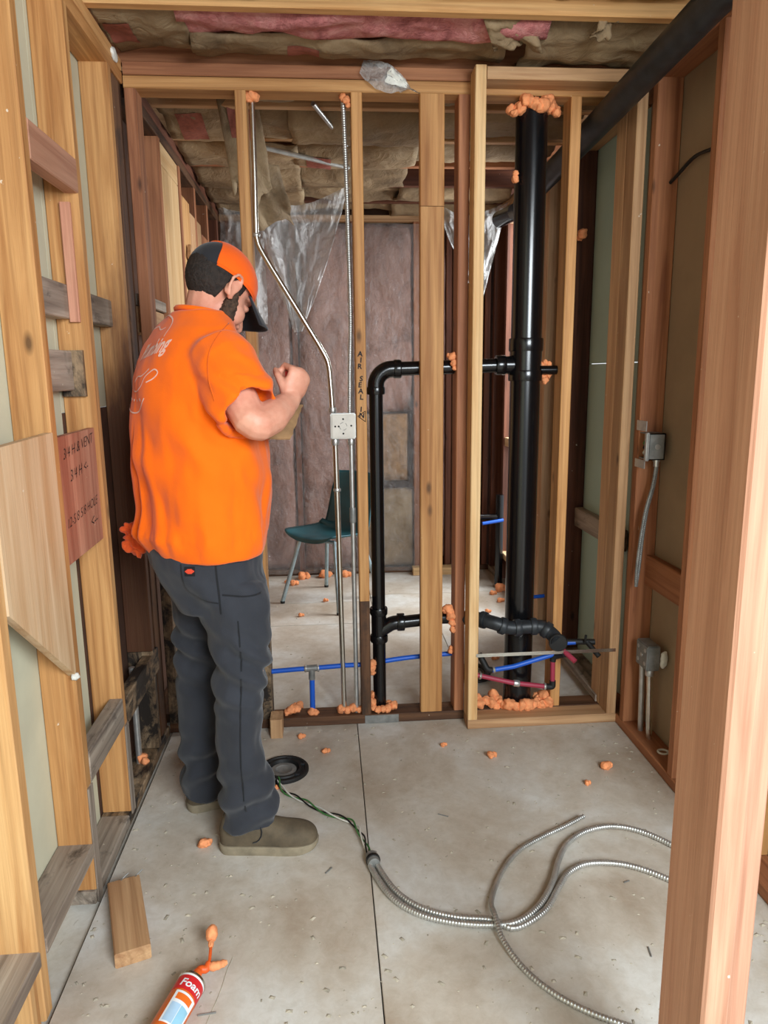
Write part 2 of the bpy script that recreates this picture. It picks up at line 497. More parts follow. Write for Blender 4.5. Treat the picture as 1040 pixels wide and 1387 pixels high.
# ================================================================ SETTING
# ---- floor
floor = structure('floor')
box('subfloor', (-1.0, -2.6, -0.06), (1.6, 5.1, -0.022), 'deck_dark', floor, 0)
def floor_panel(x0, x1, y0, y1):
    g = 0.0016
    return box('floor_sheet', (x0 + g, y0 + g, -0.022), (x1 - g, y1 - g, 0.0), 'floor_sheet', floor, 0.0012)
for (x0, x1, y0, y1) in [(-0.646, 0.093, 0.35, 2.80), (0.093, 1.14, 0.35, 2.80), (-0.646, 0.093, 0.0, 0.35), (0.093, 1.14, 0.0, 0.35),
                         (-0.646, 0.093, -2.6, 0.0), (0.093, 1.14, -2.6, 0.0), (1.14, 1.56, -2.6, 2.80),
                         (-0.646, 0.60, 2.80, 3.90), (0.60, 1.30, 2.80, 3.90), (-0.646, 0.25, 3.90, 4.30), (0.25, 1.30, 3.90, 4.42),
                         (-0.646, 0.25, 4.30, 4.98), (0.25, 1.30, 4.42, 4.98)]:
    floor_panel(x0, x1, y0, y1)
box('floor_strip', (-0.80, -2.6, -0.024), (-0.653, 4.98, -0.016), 'floor_sheet', floor, 0)

# ---- left wall
S = 0.038
LX, LB = -0.652, -0.741
wl = structure('wall_left')
def lstud(y, mat, z0=0.04, z1=2.36):
    return board('stud', (LB, y, z0), (LX, y + S, z1), mat, wl)
lstud(1.03, 'wood_fir', 0.0); lstud(1.40, 'wood_fir_pale', 0.0); lstud(1.765, 'wood_fir'); lstud(2.12, 'wood_fir'); lstud(2.515, 'wood_fir_dark_below', 0.42); lstud(2.515, 'wood_mold', 0.04, 0.418)
board('corner_stud', (LX - 0.070, 2.60, 0.04), (LX - 0.008, 2.69, 2.40), 'wood_dark', wl)
board('top_plate', (LB, 0.2, 2.36), (LX, 2.69, 2.398), 'wood_fir', wl)
board('top_plate', (LB, 0.2, 2.40), (LX, 2.69, 2.438), 'wood_fir_pale', wl)
board('sole_plate', (LB, 1.76, 0.0), (LX, 2.10, 0.038), 'wood_grey', wl)
board('sole_plate', (LB, 2.102, 0.0), (LX, 2.69, 0.038), 'wood_mold', wl)
board('weathered_strip', (LX, 1.766, 0.0), (LX + 0.005, 1.802, 0.335), 'wood_grey', wl)
board('weathered_strip', (LX, 2.121, 0.03), (LX + 0.005, 2.157, 0.33), 'wood_grey', wl)
box('drywall', (LB - 0.014, -2.6, 0.0), (LB - 0.001, 2.10, 2.45), 'drywall_cream', wl, 0)
box('drywall', (LB - 0.014, 2.102, 1.30), (LB - 0.001, 2.70, 2.45), 'drywall_cream', wl, 0)
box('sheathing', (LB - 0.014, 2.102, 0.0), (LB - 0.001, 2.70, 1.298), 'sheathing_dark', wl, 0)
board('blocking', (LX - S, 1.803, 1.885), (LX + 0.002, 2.12, 1.972), 'wood_rose', wl)
board('blocking', (LB, 1.803, 1.557), (LB + 0.042, 2.12, 1.648), 'wood_grey', wl)
board('blocking', (LB, 2.158, 1.560), (LB + 0.044, 2.515, 1.645), 'wood_grey', wl)
board('blocking', (LB, 1.803, 1.362), (LB + 0.040, 2.10, 1.470), 'wood_grey', wl)
board('blocking', (LX - S, 1.803, 0.335), (LX + 0.003, 2.12, 0.424), 'wood_grey', wl)
board('blocking', (LX - S, 2.158, 0.315), (LX + 0.001, 2.60, 0.404), 'wood_mold', wl)
board('blocking', (LB, 1.438, 0.139), (LX + 0.004, 1.765, 0.177), 'wood_grey', wl)
board('blocking', (LB, 1.068, 0.139), (LX + 0.004, 1.400, 0.177), 'wood_grey', wl)
board('cripple_stud', (LB + 0.01, 1.345, 0.0), (LX - 0.002, 1.383, 0.139), 'wood_fir_pale', wl)
board('nailer_strip', (-0.700, 2.104, 1.548), (-0.672, 2.119, 1.86), 'wood_ply_red', wl)
board('plywood_patch', (-0.735, 2.102, 1.345), (-0.672, 2.119, 1.472), 'wood_mold', wl)
# big sheet of plywood let in between two studs; its lower edge is cut on a slant
prism('plywood_panel', [(1.440, 1.262), (1.765, 1.270), (1.765, 0.655), (1.440, 0.925)], 'x', LX - 0.016, LX + 0.003, 'wood_ply', wl)
pw = prism('plywood_panel', [(1.805, 1.252), (2.12, 1.256), (2.12, 0.932), (1.805, 0.925)], 'x', LX - 0.030, LX - 0.012, 'wood_ply_red', wl)
hand = [("3/4 H & VENT", 1.975, 1.205, 0.040), ("3/4 H <-", 1.965, 1.14, 0.042), ("12-5/8 5/8 HOLE", 1.965, 1.03, 0.036), ("<--", 2.05, 0.985, 0.05)]
for t_, yy, zz, sz in hand:
    place_text('handwriting', text_geo(t_, sz, 0.25, weight=-0.0006), (LX - 0.012, yy, zz), (0, 1, 0.10), (0, 0, 1), 'ink', pw)
blob('plaster_blob', (LX + 0.002, 2.60, 2.415), 0.018, 'paint_white', wl, 3, (0.5, 1.6, 1.0))
blob('plaster_blob', (LX + 0.002, 1.76, 0.655), 0.012, 'paint_white', wl, 5, (0.8, 1.0, 0.8))
tube('conduit', [(-0.70, 2.42, 0.03), (-0.70, 2.42, 0.40)], 0.011, 'steel_galv', wl)

# ---- left wall of the room behind
wb = structure('wall_left_back_room')
board('top_plate', (LB, 2.79, 2.352), (LX, 4.90, 2.392), 'wood_dark', wb)
board('top_plate', (LB, 2.79, 2.395), (LX, 4.90, 2.437), 'wood_red_dark', wb)
board('sole_plate', (LB, 2.79, 0.0), (LX, 4.90, 0.038), 'wood_dark', wb)
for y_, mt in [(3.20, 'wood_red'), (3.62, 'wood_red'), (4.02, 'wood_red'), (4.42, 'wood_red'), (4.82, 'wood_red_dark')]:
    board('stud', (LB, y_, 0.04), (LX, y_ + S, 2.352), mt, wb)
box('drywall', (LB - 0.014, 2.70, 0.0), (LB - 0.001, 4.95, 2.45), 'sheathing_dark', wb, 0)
board('gusset_board', (LX - 0.02, 3.245, 0.9), (LX - 0.004, 3.60, 2.255), 'wood_new', wb)
board('gusset_board', (LX - 0.02, 3.245, 2.26), (LX - 0.004, 3.60, 2.35), 'wood_new', wb)
board('gusset_board', (LX - 0.02, 3.665, 0.3), (LX - 0.002, 3.86, 2.235), 'wood_fir_pale', wb)
board('gusset_board', (LX - 0.022, 3.88, 0.3), (LX - 0.004, 4.20, 2.20), 'wood_tan', wb)
board('gusset_board', (LX - 0.022, 4.23, 0.3), (LX - 0.004, 4.60, 2.16), 'wood_red', wb)
bar('brace', (LX + 0.012, 3.70, 1.99), (LX + 0.012, 4.10, 1.82), 0.07, 0.016, 'wood_tan', wb, up=(1, 0, 0))
board('blocking', (LB, 2.83, 1.66), (LX - 0.01, 3.20, 1.70), 'wood_grey', wb)
board('blocking', (LB, 2.83, 1.56), (LX - 0.02, 3.20, 1.655), 'wood_tan', wb)
tube('conduit', [(-0.70, 3.02, 1.70), (-0.705, 3.02, 2.35)], 0.011, 'steel_galv', wb)

# ---- partition wall with the plumbing
wk = structure('wall_back')
Y0, Y1 = 2.70, 2.789
def kstud(x0, x1, mat, z0=0.04, z1=2.352, y1=Y1):
    return board('stud', (x0, Y0, z0), (x1, y1, z1), mat, wk)
kstud(-0.652, -0.614, 'wood_red', 0.70); kstud(-0.652, -0.614, 'wood_mold', 0.04, 0.699)
kstud(-0.284, -0.246, 'wood_fir', 0.50); kstud(-0.284, -0.246, 'wood_mold', 0.04, 0.499)
st_seal = kstud(0.112, 0.151, 'wood_fir', 0.52)
kstud(0.112, 0.151, 'wood_dark', 0.04, 0.519)
kstud(0.353, 0.440, 'wood_fir', 1.985, 2.352, 2.738); kstud(0.353, 0.440, 'wood_fir', 0.04, 1.983, 2.738)
kstud(0.490, 0.530, 'wood_red')
kstud(0.892, 0.931, 'wood_fir'); kstud(1.097, 1.135, 'wood_tan')
board('top_plate', (-0.652, Y0, 2.352), (1.135, Y1, 2.392), 'wood_fir', wk)
board('top_plate', (-0.652, Y0 + 0.004, 2.395), (1.135, Y1, 2.437), 'wood_red', wk)
board('sole_plate', (-0.652, Y0, 0.0), (0.530, Y1, 0.038), 'wood_dark', wk)
board('sole_plate', (0.568, Y0, 0.0), (1.135, Y1, 0.038), 'wood_dark', wk)
box('nail_plate', (0.125, Y0 - 0.003, 0.002), (0.262, Y0 + 0.001, 0.036), 'steel_dark', wk, 0)
for i, ch in enumerate("AIR SEAL IN"):
    if ch == ' ': continue
    place_text('handwriting', text_geo(ch, 0.026, 0.1, weight=0.0008), (0.129 + 0.003 * math.sin(i * 2.1), Y0, 1.462 - i * 0.0225), (1, 0, 0.1 * math.sin(i * 1.7)), (0, 0, 1), 'ink', st_seal)
tri = [(0.117, 1.243), (0.146, 1.262), (0.146, 1.222)]
multi('handwriting', [sweep([(a[0], Y0 - 0.0012, a[1]), (c_[0], Y0 - 0.0012, c_[1])], 0.0012, 4) for a, c_ in zip(tri, tri[1:] + tri[:1])], 'ink', st_seal)

# ---- new timber frame boxing in the soil pipe
wf = structure('wall_chase')
board('stud', (0.530, 2.611, 0.04), (0.568, Y0 - 0.002, 2.413), 'wood_new', wf)
board('stud', (1.097, 2.611, 0.04), (1.135, Y0 - 0.002, 2.368), 'wood_tan', wf)
board('top_plate', (0.570, 2.611, 2.370), (1.135, Y0 - 0.002, 2.410), 'wood_tan', wf)
board('sole_plate', (0.530, 2.611, 0.0), (1.135, Y0 - 0.002, 0.038), 'wood_tan', wf)

# ---- right wall
RX, RB = 1.135, 1.224
wr = structure('wall_right')
for y_, mt in [(2.54, 'wood_red'), (2.13, 'wood_red'), (1.73, 'wood_fir')]:
    board('stud', (RX, y_, 0.04), (RB, y_ + S, 2.36), mt, wr)
board('top_plate', (RX, 1.03, 2.36), (RB, 2.79, 2.398), 'wood_red', wr)
board('top_plate', (RX, 1.03, 2.40), (RB, 2.79, 2.438), 'wood_fir', wr)
board('sole_plate', (RX, 1.03, 0.0), (RB, 2.79, 0.038), 'wood_red', wr)
box('drywall', (RB + 0.001, 1.03, 0.0), (RB + 0.014, 2.79, 2.45), 'drywall_brown', wr, 0)
board('blocking', (RB - 0.034, 2.168, 0.60), (RB - 0.002, 2.54, 0.715), 'wood_red', wr)
tube('cable', smooth_path([(1.195, 2.538, 2.03), (1.198, 2.49, 2.045), (1.207, 2.40, 2.075), (1.212, 2.28, 2.07), (1.215, 2.16, 2.075)]), 0.006, 'wire_black', wr, 8)

# ---- right wall of the room behind, with the doorway-height window
wc = structure('wall_right_back_room')
for y_, x0_, mt in [(3.32, RX, 'wood_red_dark'), (3.72, RX, 'wood_tan'), (3.762, RX, 'wood_tan'), (4.56, RX, 'wood_red_dark'), (4.88, RX, 'wood_red_dark')]:
    board('stud', (x0_, y_, 0.04), (RB, y_ + S, 2.352), mt, wc)
board('top_plate', (RX, 2.79, 2.352), (RB, 4.93, 2.392), 'wood_tan', wc)
board('top_plate', (RX, 2.79, 2.395), (RB, 4.93, 2.437), 'wood_tan', wc)
board('sole_plate', (RX, 2.79, 0.0), (RB, 4.93, 0.038), 'wood_grey', wc)
box('green_board', (RB + 0.001, 2.79, 0.0), (RB + 0.014, 3.318, 1.43), 'green_board', wc, 0)
box('green_board', (RB + 0.001, 2.79, 1.433), (RB + 0.014, 3.318, 2.44), 'green_board', wc, 0)
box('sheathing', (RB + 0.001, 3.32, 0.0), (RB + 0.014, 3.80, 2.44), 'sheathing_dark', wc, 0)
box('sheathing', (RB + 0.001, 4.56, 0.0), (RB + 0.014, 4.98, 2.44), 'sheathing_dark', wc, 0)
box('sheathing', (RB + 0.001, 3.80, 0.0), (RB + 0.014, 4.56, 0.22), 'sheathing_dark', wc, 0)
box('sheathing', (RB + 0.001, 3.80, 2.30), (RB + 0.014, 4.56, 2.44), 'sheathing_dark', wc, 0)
board('blocking', (RB - 0.04, 2.79, 0.665), (RB - 0.002, 3.318, 0.755), 'wood_grey', wc)
bar('brace', (1.118, 3.15, 0.055), (1.112, 2.72, 0.055), 0.045, 0.03, 'wood_grey', wc)
win = structure('window_1')
board('window_rail', (RX + 0.01, 3.80, 0.93), (RB, 4.56, 0.985), 'wood_ply', win)
board('window_sill', (RX, 3.80, 0.19), (RB, 4.56, 0.228), 'wood_ply', win)
board('window_head', (RX, 3.80, 2.29), (RB, 4.56, 2.345), 'wood_ply', win)

# ---- far wall: studs, old insulation, plate
wz = structure('wall_far')
ZY = 4.93
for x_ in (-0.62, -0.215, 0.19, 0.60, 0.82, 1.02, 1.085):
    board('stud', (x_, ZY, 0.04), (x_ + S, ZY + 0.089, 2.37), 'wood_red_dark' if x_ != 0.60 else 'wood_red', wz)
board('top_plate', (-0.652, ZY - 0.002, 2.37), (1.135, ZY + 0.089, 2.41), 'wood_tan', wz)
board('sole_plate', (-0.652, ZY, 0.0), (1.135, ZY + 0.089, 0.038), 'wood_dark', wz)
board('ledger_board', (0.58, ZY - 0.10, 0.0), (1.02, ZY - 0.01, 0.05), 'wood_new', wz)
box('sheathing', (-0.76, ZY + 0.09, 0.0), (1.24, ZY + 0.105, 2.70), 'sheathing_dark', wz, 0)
def wall_batt(x0, x1, z0, z1, bulge, seed, mat='faded_wool'):
    def fn(u, v):
        x = x0 + (x1 - x0) * u; z = z0 + (z1 - z0) * v
        e = (1 - (2 * u - 1) ** 8) * (1 - (2 * v - 1) ** 10)
        y = ZY + 0.055 - bulge * e + 0.022 * fbm((x * 3 + seed, z * 2, seed), 1.4, 4)
        return (x, y, z)
    sheet('insulation_batt', fn, 14, 40, mat, wz, 0.012)
for i, (x0, x1, z0, z1, mt) in enumerate([(-0.585, -0.212, 0.04, 2.36, 'faded_wool'), (-0.180, 0.193, 0.04, 2.36, 'faded_wool'), (0.225, 0.603, 0.04, 0.60, 'kraft'),
        (0.25, 0.56, 0.66, 1.12, 'cardboard'), (0.225, 0.603, 1.14, 2.36, 'faded_wool'), (0.635, 0.823, 0.10, 2.36, 'faded_wool'), (0.855, 1.02, 0.30, 2.36, 'sheathing_dark')]):
    wall_batt(x0, x1, z0, z1, 0.06, i * 5.3, mt)

# ---- doorway framing beside the camera
wd = structure('wall_front')
board('stud', (0.556, 0.90, 0.0), (0.600, 1.035, 2.44), 'wood_rose', wd, 0.005)
board('stud', (0.607, 0.93, 0.0), (0.650, 1.065, 2.44), 'wood_rose', wd, 0.005)

# ---- ceiling: deck, joists, sagging kraft-faced insulation
ce = structure('ceiling')
box('deck', (-1.0, -2.6, 2.66), (1.6, 5.1, 2.69), 'deck_dark', ce, 0)
for y_, mt in [(0.75, 'wood_fir'), (1.15, 'wood_fir'), (1.55, 'wood_fir'), (1.94, 'wood_fir'), (2.325, 'wood_fir_pale'), (2.728, 'wood_red'), (3.115, 'wood_tan'), (3.52, 'wood_tan'), (3.93, 'wood_red'), (4.32, 'wood_red_dark'), (4.72, 'wood_red_dark')]:
    board('joist', (-0.95, y_, 2.44), (1.40, y_ + S, 2.655), mt, ce)
def ceil_batt(x0, x1, y0, y1, z, sag, seed, mat='kraft', edge=0.02, tilt=0.0, label=None, nx=36, ny=16):
    def fn(u, v, lift=0.0):
        x = x0 + (x1 - x0) * u; y = y0 + (y1 - y0) * v
        x += edge * noise.noise(Vector((y * 9, seed, 1))) * (2 * u - 1); y += edge * noise.noise(Vector((x * 7, seed, 4))) * (2 * v - 1)
        zz = z - sag * (1 - (2 * v - 1) ** 4) + tilt * (v - 0.5) + 0.030 * fbm((x * 2.2 + seed, y * 5, seed), 1.0, 4) + 0.010 * noise.noise(Vector((x * 14, y * 22, seed)))
        return (x, y, zz - lift)
    o = sheet('insulation_batt', fn, nx, ny, mat, ce, 0.010)
    if label:
        u0, u1, v0, v1 = label
        sheet('printed_panel', lambda a, b_: fn(u0 + (u1 - u0) * a, v0 + (v1 - v0) * b_, 0.0075), 10, 8, 'red_print', o)
    return o
# over the room
ceil_batt(-0.64, -0.02, 1.97, 2.32, 2.500, 0.03, 1.1)
ceil_batt(-0.02, 0.60, 1.97, 2.32, 2.500, 0.02, 2.7, label=(0.55, 0.95, 0.45, 0.8))
ceil_batt(0.60, 1.10, 1.97, 2.32, 2.500, 0.02, 3.9)
ceil_batt(-0.42, 0.72, 2.38, 2.54, 2.475, 0.03, 4.4, mat='pink_wool', edge=0.03)
ceil_batt(-0.655, -0.40, 2.36, 2.70, 2.470, 0.02, 6.2, label=(0.05, 0.36, 0.25, 0.70))
ceil_batt(-0.40, 0.62, 2.52, 2.70, 2.462, 0.02, 7.7, label=(0.30, 0.40, 0.25, 0.65), tilt=0.015)
ceil_batt(0.68, 1.14, 2.42, 2.69, 2.462, 0.035, 8.8, tilt=-0.01)
ceil_batt(-0.655, 0.1, 1.58, 1.93, 2.500, 0.03, 9.1); ceil_batt(0.1, 1.12, 1.58, 1.93, 2.500, 0.03, 9.6)
# torn flaps of facing paper
def flap(p, u, v, seed, mat='kraft', label=None):
    p = Vector(p); u = Vector(u); v = Vector(v); n_ = u.cross(v).normalized()
    def fn(a, b_, lift=0.0):
        w = 1 - 0.35 * b_ * noise.noise(Vector((a * 3, seed, 0)))
        q = p + u * a + v * (b_ * w) + n_ * (0.035 * fbm((a * 2 + seed, b_ * 2, 0), 1.3, 3) * (0.4 + b_))
        return q - n_ * lift
    o = sheet('facing_flap', fn, 12, 16, mat, ce, 0.004)
    if label:
        u0, u1, v0, v1 = label
        sheet('printed_panel', lambda a, b_: fn(u0 + (u1 - u0) * a, v0 + (v1 - v0) * b_, 0.006), 6, 6, 'red_print', o)
        sheet('printed_panel', lambda a, b_: fn(u0 + (u1 - u0) * a, v0 + (v1 - v0) * b_, -0.006), 6, 6, 'red_print', o)
flap((0.50, 2.37, 2.45), (0.16, 0.02, 0.01), (0.06, 0.10, -0.055), 2.2)
flap((0.86, 2.34, 2.45), (0.06, 0.0, 0.02), (-0.02, 0.05, -0.05), 5.1)
flap((-0.40, 3.10, 2.47), (0.16, 0.05, 0.02), (0.03, 0.22, -0.30), 3.3, label=(0.2, 0.8, 0.08, 0.42))
flap((-0.38, 3.30, 2.30), (0.20, 0.10, 0.0), (0.05, 0.16, -0.20), 6.3)
# over the room behind
k = 0
for (y0, y1) in [(2.77, 3.11), (3.16, 3.51), (3.56, 3.92), (3.975, 4.31), (4.365, 4.71), (4.765, 4.92)]:
    for (x0, x1) in [(-0.64, -0.10), (-0.12, 0.46), (0.44, 1.12)]:
        k += 1
        if k in (2, 12): continue
        ceil_batt(x0, x1, y0, y1, 2.47 + 0.02 * math.sin(k * 2.3), 0.05, 10 + k * 1.7, tilt=0.03 * math.sin(k), nx=20, ny=12,
                  label=(0.1, 0.3, 0.2, 0.8) if k in (4, 8) else None)
tube('conduit', [(-0.02, 3.0, 2.415), (0.12, 3.45, 2.40)], 0.009, 'steel_galv', ce)
tube('conduit', [(-0.25, 3.5, 2.40), (0.14, 3.75, 2.385)], 0.011, 'steel_galv', ce)

# ================================================================ PLUMBING
PY = 2.755
def coupling(name, c, axis, half, r, mat, parent):
    return lathe(name, c, axis, [(-half, r * 0.93), (-half, r), (-half + 0.004, r + 0.0015), (half - 0.004, r + 0.0015), (half, r), (half, r * 0.93)], mat, parent, 28)

# soil stack
sx = 0.766
t = thing('soil_stack', (sx, PY, 0.02), 'thick black plastic soil pipe standing inside the new timber frame', 'pipe')
tube('pipe', [(sx, PY, 0.02), (sx, PY, 2.345)], 0.0575, 'abs_black', t, 40)
coupling('coupling', (sx, PY, 1.50), (0, 0, 1), 0.024, 0.0635, 'abs_black', t)
coupling('coupling', (sx, PY, 1.385), (0, 0, 1), 0.020, 0.0635, 'abs_black', t)
tube('tee_body', [(sx, PY, 1.37), (sx, PY, 1.52)], 0.0605, 'abs_black', t, 40)
tube('tee_branch', [(sx, PY, 1.425), (sx - 0.115, PY, 1.425)], 0.034, 'abs_black', t, 24)
tube('tee_branch', [(sx, PY + 0.01, 1.405), (sx + 0.13, PY + 0.01, 1.405)], 0.017, 'abs_black', t, 20)
coupling('branch_hub', (sx - 0.098, PY, 1.425), (1, 0, 0), 0.018, 0.036, 'abs_black', t)

# vent pipe with its elbow and branches
vx = 0.190
t = thing('vent_pipe', (vx, PY, 0.03), 'slim black plastic pipe bent over beside the stud marked air seal', 'pipe')
tube('pipe', [(vx, PY, 0.03), (vx, PY, 1.36)], 0.0265, 'abs_black', t, 28)
arc = [(vx, PY, 1.335)] + [(vx + 0.062 * (1 - math.cos(a)), PY, 1.353 + 0.062 * math.sin(a)) for a in [i * PI / 16 for i in range(9)]] + [(vx + 0.085, PY, 1.415)]
tube('elbow', arc, 0.0315, 'abs_black', t, 28)
coupling('elbow_hub', (vx, PY, 1.335), (0, 0, 1), 0.014, 0.0335, 'abs_black', t)
coupling('elbow_hub', (vx + 0.082, PY, 1.415), (1, 0, 0), 0.014, 0.0335, 'abs_black', t)
tube('horizontal_pipe', [(vx + 0.07, PY + 0.008, 1.415), (sx - 0.08, PY + 0.004, 1.425)], 0.0265, 'abs_black', t, 28)
tube('wye_body', [(vx, PY, 0.345), (vx, PY, 0.465)], 0.0305, 'abs_black', t, 28)
coupling('wye_hub', (vx, PY, 0.345), (0, 0, 1), 0.014, 0.0345, 'abs_black', t)
coupling('wye_hub', (vx, PY, 0.460), (0, 0, 1), 0.014, 0.0345, 'abs_black', t)
tube('wye_branch', smooth_path([(vx, PY, 0.372), (vx + 0.03, PY, 0.392), (vx + 0.055, PY, 0.405), (vx + 0.09, PY, 0.409)]), 0.029, 'abs_black', t, 24)
coupling('wye_hub', (vx + 0.088, PY, 0.409), (1, 0, 0), 0.015, 0.0345, 'abs_black', t)

# drain arm crossing in front of the stack
t = thing('drain_arm', (0.60, 2.66, 0.38), 'black plastic drain arm of angled fittings crossing the soil pipe, capped', 'pipe')
tube('arm_pipe', [(vx + 0.10, PY, 0.409), (0.45, PY + 0.004, 0.420), (0.56, PY - 0.02, 0.425)], 0.0255, 'abs_black', t, 24)
p_ = smooth_path([(0.50, 2.742, 0.424), (0.575, 2.70, 0.432), (0.635, 2.655, 0.428), (0.70, 2.645, 0.408), (0.77, 2.645, 0.409), (0.825, 2.638, 0.408), (0.862, 2.61, 0.385), (0.872, 2.575, 0.368)], 7)
tube('bend_run', p_, 0.0275, 'abs_scuffed', t, 22)
for i in (10, 18, 24, 31, 38):
    coupling('hub', p_[i], p_[min(i + 1, len(p_) - 1)] - p_[i - 1], 0.012, 0.0325, 'abs_scuffed', t)
lathe('cap', (0.873, 2.572, 0.366), (-0.22, -1.0, -0.02), [(-0.02, 0.030), (-0.004, 0.036), (0.0, 0.036), (0.004, 0.033), (0.005, 0.0)], 'rubber_black', t)

# overhead drain
t = tag(tube('overhead_drain', [(1.0, 1.15, 2.352), (1.003, 2.75, 2.272), (1.004, 3.75, 2.222)], 0.046, 'abs_scuffed', None, 28),
        'scuffed black drain pipe slung under the ceiling along the right wall', 'pipe')
for y_ in (2.02, 2.32):
    pass
t = thing('corner_drain', (1.12, 4.50, 0.0), 'black drain stub in the far dark corner behind the soil pipe', 'pipe')
tube('riser', [(1.105, 4.50, 0.02), (1.105, 4.50, 0.62)], 0.026, 'abs_black', t, 18)
tube('stub', [(0.96, 4.50, 0.475), (1.105, 4.50, 0.475)], 0.020, 'abs_black', t, 18)
tag(tube('blue_stub', [(0.98, 4.44, 0.445), (1.12, 4.46, 0.46)], 0.011, 'pex_blue', None, 12), 'short blue water tube stub in the far dark corner', 'pipe')
tag(tube('blue_stub', [(1.03, 3.60, 0.215), (1.14, 3.62, 0.215)], 0.010, 'pex_blue', None, 12), 'short blue water tube by the window studs behind the soil pipe', 'pipe')
t = thing('ceiling_stub', (1.02, 4.2, 2.2), 'black pipe end poking from the ceiling of the far room', 'pipe')
tube('stub', [(1.02, 4.30, 2.26), (1.06, 4.10, 2.26)], 0.045, 'abs_black', t, 20)

# blue supply line through the studs
t = thing('blue_supply', (-0.09, 2.745, 0.04), 'blue plastic water line with a tee, threaded through the bottom of the studs', 'pipe')
tube('line', smooth_path([(-0.27, 2.742, 0.224), (-0.15, 2.742, 0.230), (-0.085, 2.742, 0.232), (0.05, 2.742, 0.238), (0.13, 2.742, 0.240), (0.30, 2.765, 0.250), (0.50, 2.765, 0.262)]), 0.0098, 'pex_blue', t, 14)
tube('drop', [(-0.085, 2.742, 0.232), (-0.087, 2.742, 0.030)], 0.0108, 'pex_blue', t, 14)
tube('tee', [(-0.115, 2.742, 0.231), (-0.055, 2.742, 0.2335)], 0.0135, 'steel_dark', t, 14)
tube('tee_stem', [(-0.085, 2.742, 0.233), (-0.086, 2.742, 0.185)], 0.0130, 'steel_dark', t, 14)
for x_ in (-0.11, -0.06):
    coupling('crimp_ring', (x_, 2.742, 0.2325), (1, 0, 0.02), 0.004, 0.0145, 'steel_galv', t)

t = thing('blue_branch', (0.63, 2.655, 0.22), 'short blue water tube slanting across the base of the soil pipe', 'pipe')
tube('tube', [(0.632, 2.655, 0.228), (0.72, 2.650, 0.242), (0.885, 2.655, 0.285)], 0.0098, 'pex_blue', t, 14)
tube('elbow', smooth_path([(0.585, 2.68, 0.290), (0.60, 2.665, 0.262), (0.615, 2.655, 0.235), (0.635, 2.655, 0.228)]), 0.0125, 'rubber_black', t, 12)
coupling('crimp_ring', (0.642, 2.655, 0.230), (1, 0, 0.15), 0.004, 0.0135, 'steel_galv', t)
t = thing('red_supply', (0.70, 2.655, 0.15), 'dark red water tube with couplings crossing the soil pipe base', 'pipe')
tube('tube', [(0.575, 2.672, 0.203), (0.72, 2.655, 0.170), (0.868, 2.655, 0.146)], 0.0098, 'pex_red', t, 14)
tube('riser', [(0.884, 2.655, 0.148), (0.882, 2.657, 0.262)], 0.0098, 'pex_red', t, 14)
tube('elbow', smooth_path([(0.856, 2.655, 0.148), (0.878, 2.655, 0.146), (0.884, 2.655, 0.152), (0.884, 2.655, 0.172)]), 0.0125, 'rubber_black', t, 12)
coupling('coupling', (0.735, 2.655, 0.1675), (1, 0, -0.17), 0.012, 0.0125, 'steel_galv', t)
coupling('crimp_ring', (0.852, 2.655, 0.1485), (1, 0, -0.1), 0.004, 0.0135, 'steel_galv', t)
coupling('crimp_ring', (0.590, 2.670, 0.200), (1, 0, -0.2), 0.004, 0.0135, 'steel_galv', t)
tube('upper_elbow', smooth_path([(0.882, 2.657, 0.255), (0.885, 2.655, 0.272), (0.90, 2.64, 0.285), (0.915, 2.61, 0.302)]), 0.0125, 'rubber_black', t, 12)
tube('upper_tube', [(0.905, 2.63, 0.318), (0.945, 2.575, 0.285)], 0.0105, 'pex_red', t, 12)
tag(me_obj('support_bar', *boxm((0.560, 2.6085, 0.3045), (1.120, 2.6115, 0.3185)), 'steel_bright'), 'pale metal support bar spanning the bottom of the new timber frame', 'bar')
t = thing('stop_valve', (1.02, 2.67, 0.29), 'black stop valve with blue and red tubes behind the metal bar', 'valve')
tube('body', [(0.955, 2.70, 0.318), (1.06, 2.675, 0.322)], 0.012, 'rubber_black', t, 12)
tube('blue_tail', [(0.93, 2.70, 0.312), (0.985, 2.69, 0.318)], 0.0095, 'pex_blue', t, 12)
tube('outlet', [(1.03, 2.675, 0.320), (1.062, 2.63, 0.278)], 0.0105, 'rubber_black', t, 12)
tube('handle', [(1.015, 2.665, 0.325), (1.016, 2.66, 0.358)], 0.005, 'rubber_black', t, 10)

# coil of black cable on the floor behind
t = thing('cable_coil', (0.66, 3.15, 0.0), 'coil of thin black cable on the floor behind the frame', 'cable')
tube('coil', [(0.66 + (0.075 - 0.006 * (a / 6.28)) * math.cos(a), 3.12 + (0.10 - 0.006 * (a / 6.28)) * math.sin(a), 0.010 + 0.004 * math.sin(a * 0.7) + 0.0035 * (a / 6.28)) for a in [i * 0.2 for i in range(150)]], 0.0065, 'rubber_black', t, 8)

